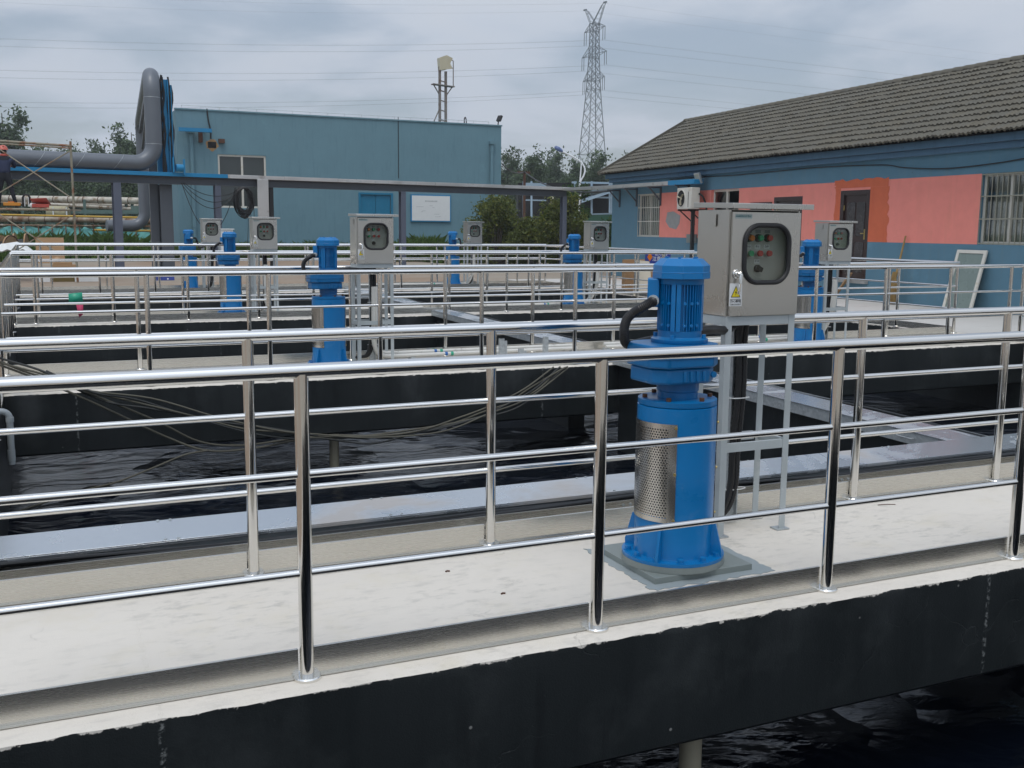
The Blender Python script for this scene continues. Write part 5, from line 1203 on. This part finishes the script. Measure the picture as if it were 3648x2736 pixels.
q0 = dep(1133,371,70); Up = thing('wire_post', 'short dark post on the blue building side carrying a black cable', 'post', (q0.x,q0.y,-.05)); m = MB(); m.bar((0,0,0), (0,0,q0.z+.05), .14, .14); m.bar((-.5,0,q0.z), (.4,0,q0.z), .14, .14); m.build('post', MT['rust'], Up)
a, b = dep(1085,355,57.5), hp(16.8,.3,2.98); m = MB(); m.tube([a.lerp(q0, k/10)-Vector((0,0,.25*4*(k/10)*(1-k/10))) for k in range(11)]+[q0.lerp(b, k/24)-Vector((0,0,.55*4*(k/24)*(1-k/24))) for k in range(1,25)], .035, 6); tag(m.build('overhead_cable', MT['black']), 'thick black cable strung from the blue building to the tiled house', 'cable')

# ------------------------------------------------------------------ yard at left
MT['scaf'] = pm('rusty_scaffold_tube', (.27,.25,.19), .75, .2, .3, 4, .2, 20, stain=((.22,.10,.05), 3, .5, .62))
sc0 = dep(152, 484, 29); SCF = thing('scaffold', 'rusty tube scaffold frame with cross braces at the left edge', 'scaffold', (sc0.x, sc0.y, -.05))
def sp_(px, py): 
    v = dep(px, py, 29); return v
zb = -.05
for px, r in ((152,.032),(-150,.032)):
    a = sp_(px, 305); m = MB(); m.cyl((a.x,a.y,zb), a, r, n=10); bw(m, 'upright', MT['scaf'], SCF)
for y0, y1, r in ((298,315,.035),(304,320,.022),(455,453,.03)): m = MB(); m.cyl(sp_(-150,y0-4), sp_(151,y1), r, n=8); bw(m, 'ledger', MT['scaf'], SCF)
for (x0,y0,x1,y1) in ((-8,318,150,425),(-150,505,150,327),(-6,460,116,540),(30,545,150,468),(-150,325,-8,410)): m = MB(); m.cyl(sp_(x0,y0)+Vector((0,-.05,0)), sp_(x1,y1)+Vector((0,-.05,0)), .017, n=7); bw(m, 'brace', MT['scaf'], SCF)
m = MB(); a, b = sp_(-150,446), sp_(150,451); m.add([a, b, b+Vector((.35,1.2,0)), a+Vector((.35,1.2,0))]+[q-Vector((0,0,.05)) for q in (a, b, b+Vector((.35,1.2,0)), a+Vector((.35,1.2,0)))], [(0,1,2,3),(7,6,5,4),(0,4,5,1),(1,5,6,2),(2,6,7,3),(3,7,4,0)]); bw(m, 'platform', MT['scaf'], SCF)
def small(name, label, cat, p, group=None): return thing(name, label, cat, p, 0, group)
p = sp_(26,446.5)+Vector((0,.3,.03)); o = small('orange_case', 'orange case on the scaffold platform by the worker boots', 'case', p); m = MB(); m.box(-.22,-.14,0,.22,.14,.09); m.build('case', MT['yel'] if 'yel' in MT else pm('orange_plastic', (.55,.22,.02), .5), o, bev=.01); m = MB(); m.box(-.10,-.12,.091,.06,.02,.12); m.build('tray', MT['amber'], o)
p = sp_(88,449.5)+Vector((0,.4,.02)); o = small('tool_box', 'open red tool box on the scaffold platform', 'tool box', p); MT['redbox'] = pm('red_tool_box', (.42,.07,.05), .5); m = MB(); m.box(-.22,-.12,0,.22,.12,.10); m.build('box', MT['redbox'], o, bev=.005); m = MB(); m.add([(-.26,-.14,.24),(.16,-.14,.27),(.28,.10,.09),(-.18,.12,.10)], [(0,1,2,3)]); q = m.build('lid', MT['redbox'], o); q.modifiers.new('thick','SOLIDIFY').thickness = .01
p = sp_(58,448.5)+Vector((0,.4,.02)); o = small('black_coil', 'black and white handled tool standing on the scaffold platform', 'tool', p); m = MB(); m.tube([(-.09,0,0),(-.09,0,.26),(-.05,0,.34),(.05,0,.34),(.09,0,.26),(.09,0,0)], .03, 8); m.build('handle', MT['black'], o); m = MB(); m.tube([(-.05,0,.02),(-.05,0,.27),(.05,0,.27),(.05,0,.02)], .014, 6); m.build('grip', MT['white'], o)
p = sp_(72,450)+Vector((0,.4,.02)); o = small('white_pot', 'small white pot next to the red tool box', 'pot', p); m = MB(); m.lathe([(.07,0),(.10,.04),(.10,.09),(.06,.13),(.03,.13)], 14); m.build('pot', MT['white'], o)
# worker, seen from behind, on the platform
wf = dep(14, 449, 30.2); WK = thing('person', 'worker in navy jacket and dark trousers with red helmet on the scaffold, seen from behind', 'person', (wf.x, wf.y, wf.z))
def skinfig(name, nodes, edges, mat, parent, sub=2):
    me = bpy.data.meshes.new(name); me.from_pydata([n[:3] for n in nodes], edges, []); o = bpy.data.objects.new(name, me); COL.objects.link(o); o.parent = parent
    s = o.modifiers.new('skin','SKIN'); s.use_smooth_shade = True
    for i, n in enumerate(nodes): v = me.skin_vertices[0].data[i]; v.radius = n[3] if isinstance(n[3], tuple) else (n[3], n[3]); v.use_root = (i == 0)
    q = o.modifiers.new('sub','SUBSURF'); q.levels = sub; q.render_levels = sub; me.materials.append(mat); return o
MT['navy'] = pm('navy_jacket', (.012,.020,.055), .85, 0, .3, 8, .4, 25); MT['trouser'] = pm('dark_trousers', (.008,.010,.016), .9, 0, .3, 8, .4, 25); MT['skin'] = pm('skin', (.40,.22,.14), .55); MT['helmet'] = pm('red_helmet', (.50,.09,.05), .3, 0, .05, coat=.4); MT['shoe'] = pm('black_shoes', (.02,.018,.016), .6)
# body: pelvis root, legs apart, leaning forward, arms reaching ahead to the pipe
nd = [(0,0,.90,(.15,.12)),(0,.03,1.06,(.15,.115)),(0,.09,1.25,(.17,.12)),(0,.15,1.40,(.13,.10)),(0,.19,1.48,.055),(0,.21,1.56,.06),
      (-.10,0,.84,.10),(-.15,.03,.47,.068),(-.19,-.02,.10,.05),(-.20,.10,.045,.045),(.10,0,.84,.10),(.17,-.02,.48,.068),(.26,-.06,.10,.05),(.27,.06,.045,.045),
      (-.21,.17,1.38,.07),(-.27,.36,1.22,.05),(-.20,.58,1.26,.038),(.21,.17,1.38,.07),(.28,.34,1.20,.05),(.20,.57,1.22,.038)]
ed = [(0,1),(1,2),(2,3),(3,4),(4,5),(0,6),(6,7),(7,8),(8,9),(0,10),(10,11),(11,12),(12,13),(3,14),(14,15),(15,16),(3,17),(17,18),(18,19)]
skinfig('body', nd, ed, MT['trouser'], WK)
jn = [(0,.0,.93,(.175,.14)),(0,.03,1.06,(.172,.135)),(0,.09,1.25,(.195,.14)),(0,.15,1.40,(.15,.115)),(0,.18,1.455,.075),(-.21,.17,1.385,.085),(-.27,.36,1.22,.063),(-.215,.54,1.255,.05),(.21,.17,1.385,.085),(.28,.34,1.20,.063),(.215,.53,1.215,.05)]
skinfig('jacket', jn, [(0,1),(1,2),(2,3),(3,4),(3,5),(5,6),(6,7),(3,8),(8,9),(9,10)], MT['navy'], WK)
for sx, hx, hy, hz in ((-1,-.20,.59,1.262),(1,.20,.58,1.222)):
    nod = [(hx,hy,hz,.030),(hx,hy+.05,hz,.034),(hx,hy+.09,hz-.005,.030)]; e = [(0,1),(1,2)]
    for f in range(4):
        bx = hx+(-.027+.018*f); b0_ = len(nod); nod += [(bx,hy+.10,hz-.004,.010),(bx,hy+.135-.006*abs(f-1.5),hz-.012,.0095),(bx,hy+.155-.008*abs(f-1.5),hz-.035,.008)]; e += [(2,b0_),(b0_,b0_+1),(b0_+1,b0_+2)]
    b0_ = len(nod); nod += [(hx-sx*.035,hy+.055,hz-.010,.012),(hx-sx*.045,hy+.09,hz-.028,.009)]; e += [(1,b0_),(b0_,b0_+1)]
    skinfig('hand', nod, e, MT['skin'], WK, 1)
m = MB(); m.sphere((0,.235,1.615), .10, 16, 12, .82, .98, 1.18)
for sx in (-1, 1): m.sphere((sx*.084,.235,1.605), .030, 8, 6, .4, .8, 1.1)
m.sphere((0,.335,1.60), .018, 8, 6, .8, 1, 1.4); hd = m.build('head', MT['skin'], WK)
m = MB()
for sx in (-.033,.033): m.sphere((sx,.322,1.63), .011, 8, 6)
m.box(-.025,.322,1.562,.025,.328,1.568); m.build('face', MT['ink'], hd)
m = MB(); m.sphere((0,.225,1.622), .104, 16, 10, .86, .95, 1.0); m.build('hair', MT['ink'], hd)
m = MB(); m.lathe([(.142,1.655),(.138,1.668),(.122,1.70),(.105,1.745),(.06,1.785),(.001,1.795)], 28, c=(0,.235)); m.box(-.08,.34,1.652,.08,.42,1.664); m.bar((0,.12,1.73), (0,.33,1.76), .04, .07); m.build('helmet', MT['helmet'], WK)
m = MB(); m.tube([(.085*math.cos(a), .19+.075*math.sin(a), 1.50) for a in np.linspace(0,2*math.pi,16)[:-1]], .035, 8, closed=True); m.build('red_collar', MT['redbox'], WK)
for x, y in ((-.20,.06), (.27,.02)):
    m = MB(); m.sphere((x,y,.045), .06, 12, 8, .85, 1.9, .95); m.box(x-.05,y-.11,0,x+.05,y+.12,.02); m.build('shoe', MT['shoe'], WK)
# pipe rack with weathered pipes, horizontal tank and teal mesh fence
MT['rpipe'] = pm('rusty_silver_lagging', (.48,.45,.38), .55, .3, .25, 3, .1, 8, stain=((.20,.13,.07), 2.2, .5, .66)); MT['rpipe2'] = pm('rust_streaked_pipe', (.36,.32,.25), .6, .2, .3, 2.5, .1, 8, stain=((.19,.10,.05), 1.4, .42, .58)); MT['ypipe'] = pm('yellow_pipe', (.50,.30,.03), .5, 0, .2, 2); MT['gsteel2'] = pm('green_grey_steel', (.10,.16,.14), .6, 0, .2, 2)
def yp(px, py, d): return dep(px, py, d)
def rpipe(label, a, b, da, db, r, mt, bands=True):
    A_, B_ = yp(*a, da), yp(*b, db); t = thing('rack_pipe', label, 'pipe', A_, 0, 'pipes on the rack at left'); m = MB(); m.cyl((0,0,0), B_-A_, r, n=16); m.build('pipe', MT[mt], t)
    if bands:
        m = MB(); d = (B_-A_); n = int(d.length/.9)
        for k in range(1, n): q = d*(k/n); m.cyl(q, q+d.normalized()*.04, r+.012, n=16)
        m.build('band', MT['rust'], t)
rpipe('uppermost thick silver lagged pipe on the rack at left', (-40,428), (345,435), 62, 60, .20, 'rpipe'); rpipe('long rusty pipe at the bottom of the rack above the teal sheeting', (-40,472), (345,478), 58, 57, .155, 'rpipe2')
rpipe('slanting thin white pipe crossing behind the beige tank', (-20,434), (300,452), 66, 60, .09, 'rpipe', False); rpipe('thin white pipe under the uppermost rack pipe', (60,437), (345,446), 64, 62, .10, 'rpipe', False); rpipe('thin yellow pipe running along the rack at left', (-40,463), (345,471), 57, 56, .055, 'ypipe', False); rpipe('thin ochre pipe low on the teal sheeting at right of the rack', (205,497), (345,499), 57, 56.5, .06, 'ypipe', False)
RK = thing('pipe_rack', 'green grey steel pipe rack frames among the pipes at left', 'pipe rack', yp(150,500,60)); RK.location.z = 0
for px in (-10, 48, 100, 182, 272, 285):
    a = yp(px, 431 if px > 90 else 445, 60.5); m = MB(); m.bar((a.x,a.y,0), a, .16, .16); bw(m, 'post', MT['gsteel2'], RK)
m = MB(); a, b = yp(155,457,60.2), yp(300,458,60); m.bar(a, b, .12, .22); bw(m, 'cross_beam', MT['gsteel2'], RK); m = MB(); a, b = yp(285,452,58), yp(315,452,58); m.bar(a, b, .3, .35); bw(m, 'head_block', MT['gsteel2'], RK)
a, b = yp(103,459,60), yp(149,460,60); TKn = thing('storage_tank', 'beige horizontal cylindrical tank among the rack pipes', 'tank', ((a.x+b.x)/2,(a.y+b.y)/2,a.z)); MT['tankb'] = pm('beige_tank_paint', (.36,.33,.20), .6, 0, .2, 1.5, stain=((.20,.12,.06), 1.6, .55, .7)); h = (b-a)/2; m = MB(); m.tube([-h*1.0, -h*.97, -h*.86, h*.86, h*.97, h], lambda k: (.1,.28,.37,.37,.28,.1)[k], 24); m.build('shell', MT['tankb'], TKn)
for q in (-.5, .75):
    m = MB(); m.bar(h*q+Vector((0,-.40,-.5)), h*q+Vector((0,-.40,.3)), .07, .07); m.build('gauge_tube', MT['white'], TKn)
m = MB(); m.bar(h*-.6+Vector((0,0,-2)), h*-.6, .3, .3); m.bar(h*.6+Vector((0,0,-2)), h*.6, .3, .3); m.build('saddle', MT['gsteel2'], TKn)
a, b = yp(-60,496,60), yp(335,499,57); TF = thing('teal_sheet_fence', 'low fence of turquoise sheeting behind the weeds at left', 'fence', (a.x,a.y,0)); MT['tealsheet'] = pm('turquoise_sheet', (.13,.42,.40), .7, 0, .2, 1.2, .3, 3); m = MB(); vs = []; n = 80
for k in range(n+1):
    q = a.lerp(b, k/n); vs += [(q.x, q.y+.06*math.sin(k*.9), 0), (q.x, q.y+.06*math.sin(k*.9+.5), 1.42+.05*math.sin(k*.8)-.12*(k % 9 == 4))]
m.add(vs, [(2*k,2*k+2,2*k+3,2*k+1) for k in range(n)]); o = bw(m, 'sheeting', MT['tealsheet'], TF); o.modifiers.new('thick','SOLIDIFY').thickness = .01
m = MB()
for k in range(0, n+1, 6): q = a.lerp(b, k/n); m.cyl((q.x,q.y-.12,0), (q.x,q.y-.12,1.6), .04, n=6)
m.tube([a.lerp(b, k/20)+Vector((0,-.12,.42-a.lerp(b,k/20).z+1.1)) for k in range(21)], .04, 6); bw(m, 'post_and_rail', MT['rpipe2'], TF)
def reel(label, p, rz, s=1.0):
    t = thing('cable_reel', label, 'cable reel', p, rz, 'wooden cable reels at left'); m = MB(); m.cyl((0,-.28,.55), (0,-.22,.55), .55*s, n=28); m.build('disc', MT['wood'], t); m = MB(); m.cyl((0,.22,.55), (0,.28,.55), .55*s, n=28); m.build('disc', MT['wood'], t); m = MB(); m.cyl((0,-.22,.55), (0,.22,.55), .28, n=20); m.build('core', MT['black'], t); m = MB(); m.tube([(.53*s*math.cos(a),-.285,.55+.53*s*math.sin(a)) for a in np.linspace(0,2*math.pi,28)[:-1]], .025, 6, closed=True); m.build('rim', MT['rust'], t)
p = dep(12, 525, 46); reel('wooden cable reel with dark core at the left edge in the weeds', (p.x,p.y,.0), R(55)); p = dep(44, 519, 49); reel('plain wooden cable reel turned side on, half hidden by weeds', (p.x,p.y,.05), R(80))
p = dep(32, 531, 44); o = small('white_sheet', 'crumpled white sheet lying in the weeds between the reels', 'sheet', (p.x,p.y,p.z-.35)); m = MB(); rg = random.Random(8); n = 9; vs = [(-.9+1.8*i/n, -.4+.8*j/n, .45*math.exp(-((i-4)**2+(j-4)**2)/14)+rg.uniform(0,.12)) for j in range(n+1) for i in range(n+1)]
m.add(vs, [(j*(n+1)+i, j*(n+1)+i+1, (j+1)*(n+1)+i+1, (j+1)*(n+1)+i) for j in range(n) for i in range(n)]); m.build('sheet', MT['white'], o, ang=20)
p = dep(108, 531, 44); o = small('plywood_board', 'pale plywood board propped in the grass at left', 'board', (p.x,p.y,-.05)); m = MB(); m.box(-.55,-.02,0,.55,.02,1.1); q = m.build('board', MT['wood'], o); q.rotation_euler = (R(-12),0,0)
p = atz(138, 577, -.04); o = small('timber_pile', 'weathered timber blocks stacked on the bare earth beyond the farthest railing', 'timber', (p.x,p.y,-.04)); m = MB(); m.box(-.42,-.2,0,.42,.2,.10); m.box(-.38,-.15,.101,.30,.15,.19); m.build('block', MT['wood'], o, bev=.01); m = MB(); m.cyl((-.22,-.1,.20), (-.22,.18,.28), .12, n=12); m.build('log', MT['wood'], o)
p = atz(135, 608, -.04); o = small('white_slab', 'long white slab lying beyond the farthest walkway at left', 'slab', (p.x,p.y,-.04)); m = MB(); m.box(-.75,-.2,0,-.32,.2,.13); m.build('slab', MT['white'], o); m = MB(); m.box(-.315,-.2,0,.32,.2,.135); m.build('cover', pm('olive_tarp', (.14,.10,.03), .8), o); m = MB(); m.box(.325,-.2,0,.98,.2,.13); m.build('slab', MT['white'], o)
p = atz(357, 606, -.04); o = small('blue_sign_board', 'blue sign board with white lettering lying by the farthest walkway', 'sign', (p.x,p.y+.05,-.04)); MT['signblue'] = pm('sign_blue', (.015,.035,.22), .4); m = MB(); m.box(-.27,-.015,0,.27,.015,.24); q = m.build('board', MT['signblue'], o); q.rotation_euler = (R(-15),0,0); text('sign_text', '安全生产', .09, MT['white'], q, (.05,-.0165,.15)); m = MB(); m.cyl((.08,-.0155,.045), (.08,-.018,.045), .022, n=16); m.build('emblem', MT['white'], q)
p = aty(1421, 560, 22.0); o = small('caution_sign', 'blue safety board with an orange diamond standing behind the side railing', 'sign', (p.x,p.y,-.0))
za, zb_ = aty(1421,573,22).z, aty(1421,545,22).z; m = MB(); m.box(-.36,-.015,za,.36,.015,zb_); q = m.build('board', MT['signblue'], o); hgt = zb_-za
m = MB(); m.plate([(-.24,za+hgt*.62-.10),(-.165,za+hgt*.62+.01),(-.24,za+hgt*.62+.12),(-.315,za+hgt*.62+.01)], -.0195, -.0155); m.build('diamond', MT['amber'], q); text('sign_text', '注意安全', .125, MT['white'], q, (.08,-.016,za+hgt*.48)); text('sign_text', '进入现场', .09, MT['white'], q, (.08,-.016,za+hgt*.84))
m = MB(); m.box(-.34,.016,0,-.31,.04,zb_); m.box(.31,.016,0,.34,.04,zb_); m.build('post', MT['galv'], o)
p = atz(1385, 640, 0); o = small('cardboard_panel', 'pale beige panel leaning by the side railing of the house pavement', 'panel', (p.x+.1,p.y+.1,0)); m = MB(); m.add([(-.25,0,0),(.30,0,0),(.30,.22,.82),(-.08,.22,.86)]+[(-.25,.04,0),(.30,.04,0),(.30,.26,.82),(-.08,.26,.86)], [(0,1,2,3),(7,6,5,4),(0,4,5,1),(1,5,6,2),(2,6,7,3),(3,7,4,0)]); m.build('panel', MT['board'], o)
o = small('wooden_crate', 'brown wooden boards stacked upright behind the beige panel', 'boards', (p.x+.65,p.y+.9,0)); m = MB(); m.box(-.6,-.05,0,.75,.05,.75); m.build('sheet', MT['wood'], o); m = MB(); m.box(-.6,.06,0,.7,.12,.85); m.build('sheet', MT['wood'], o)
p = aty(490, 510, 27.6); o = small('white_meter_box', 'plain white metal box behind the farthest left cabinet', 'box', (p.x,27.6,0)); m = MB(); zt_ = aty(490,496,27.6).z; m.box(-.16,0,.7,.16,.25,zt_); m.build('casing', MT['white'], o, bev=.01); m = MB(); m.box(-.18,-.03,zt_+.001,.19,.28,zt_+.025); m.build('lid', MT['white'], o); m = MB(); m.box(-.14,.03,0,-.10,.07,.7); m.box(.10,.03,0,.14,.07,.7); m.build('leg', MT['galv'], o)
# little flags knotted on a mid rail, and litter on the nearest deck
p = aty(163, 645, 18.07); o = small('red_green_rag', 'green and pink rag tied to the third walkway railing at left', 'rag', p); m = MB(); m.add([(-.10,-.02,.08),(.10,-.02,.10),(.11,-.03,-.05),(-.10,-.04,-.07)], [(0,1,2,3)]); q = m.build('green_cloth', MT['tapeg'], o); q.modifiers.new('thick','SOLIDIFY').thickness = .006; m = MB(); m.add([(0,-.03,-.06),(.11,-.03,-.055),(.10,-.05,-.25),(.04,-.05,-.30),(.02,-.04,-.2)], [(0,1,2,3,4)]); q = m.build('pink_cloth', pm('pink_cloth', (.55,.06,.14), .8), o); q.modifiers.new('thick','SOLIDIFY').thickness = .006
for (px, py, ln, rz, lb) in ((1915,1090,.11,-.25,'thin dark twig lying on the nearest walkway at right'),(1087,1282,.02,.2,'tiny dark chip on the nearest walkway right of centre'),(967,1234,.02,.1,'tiny rust coloured leaf on the nearest walkway')):
    p = atz(px, py, .003); m = MB(); m.tube([(-ln/2,0,0),(0,.004,.001),(ln/2,-.003,0)], .0022 if ln > .05 else .004, 6); o = tag(m.build('twig' if ln > .05 else 'litter', MT['rust']), lb, 'litter'); o.location = p; o.rotation_euler = (0,0,rz)
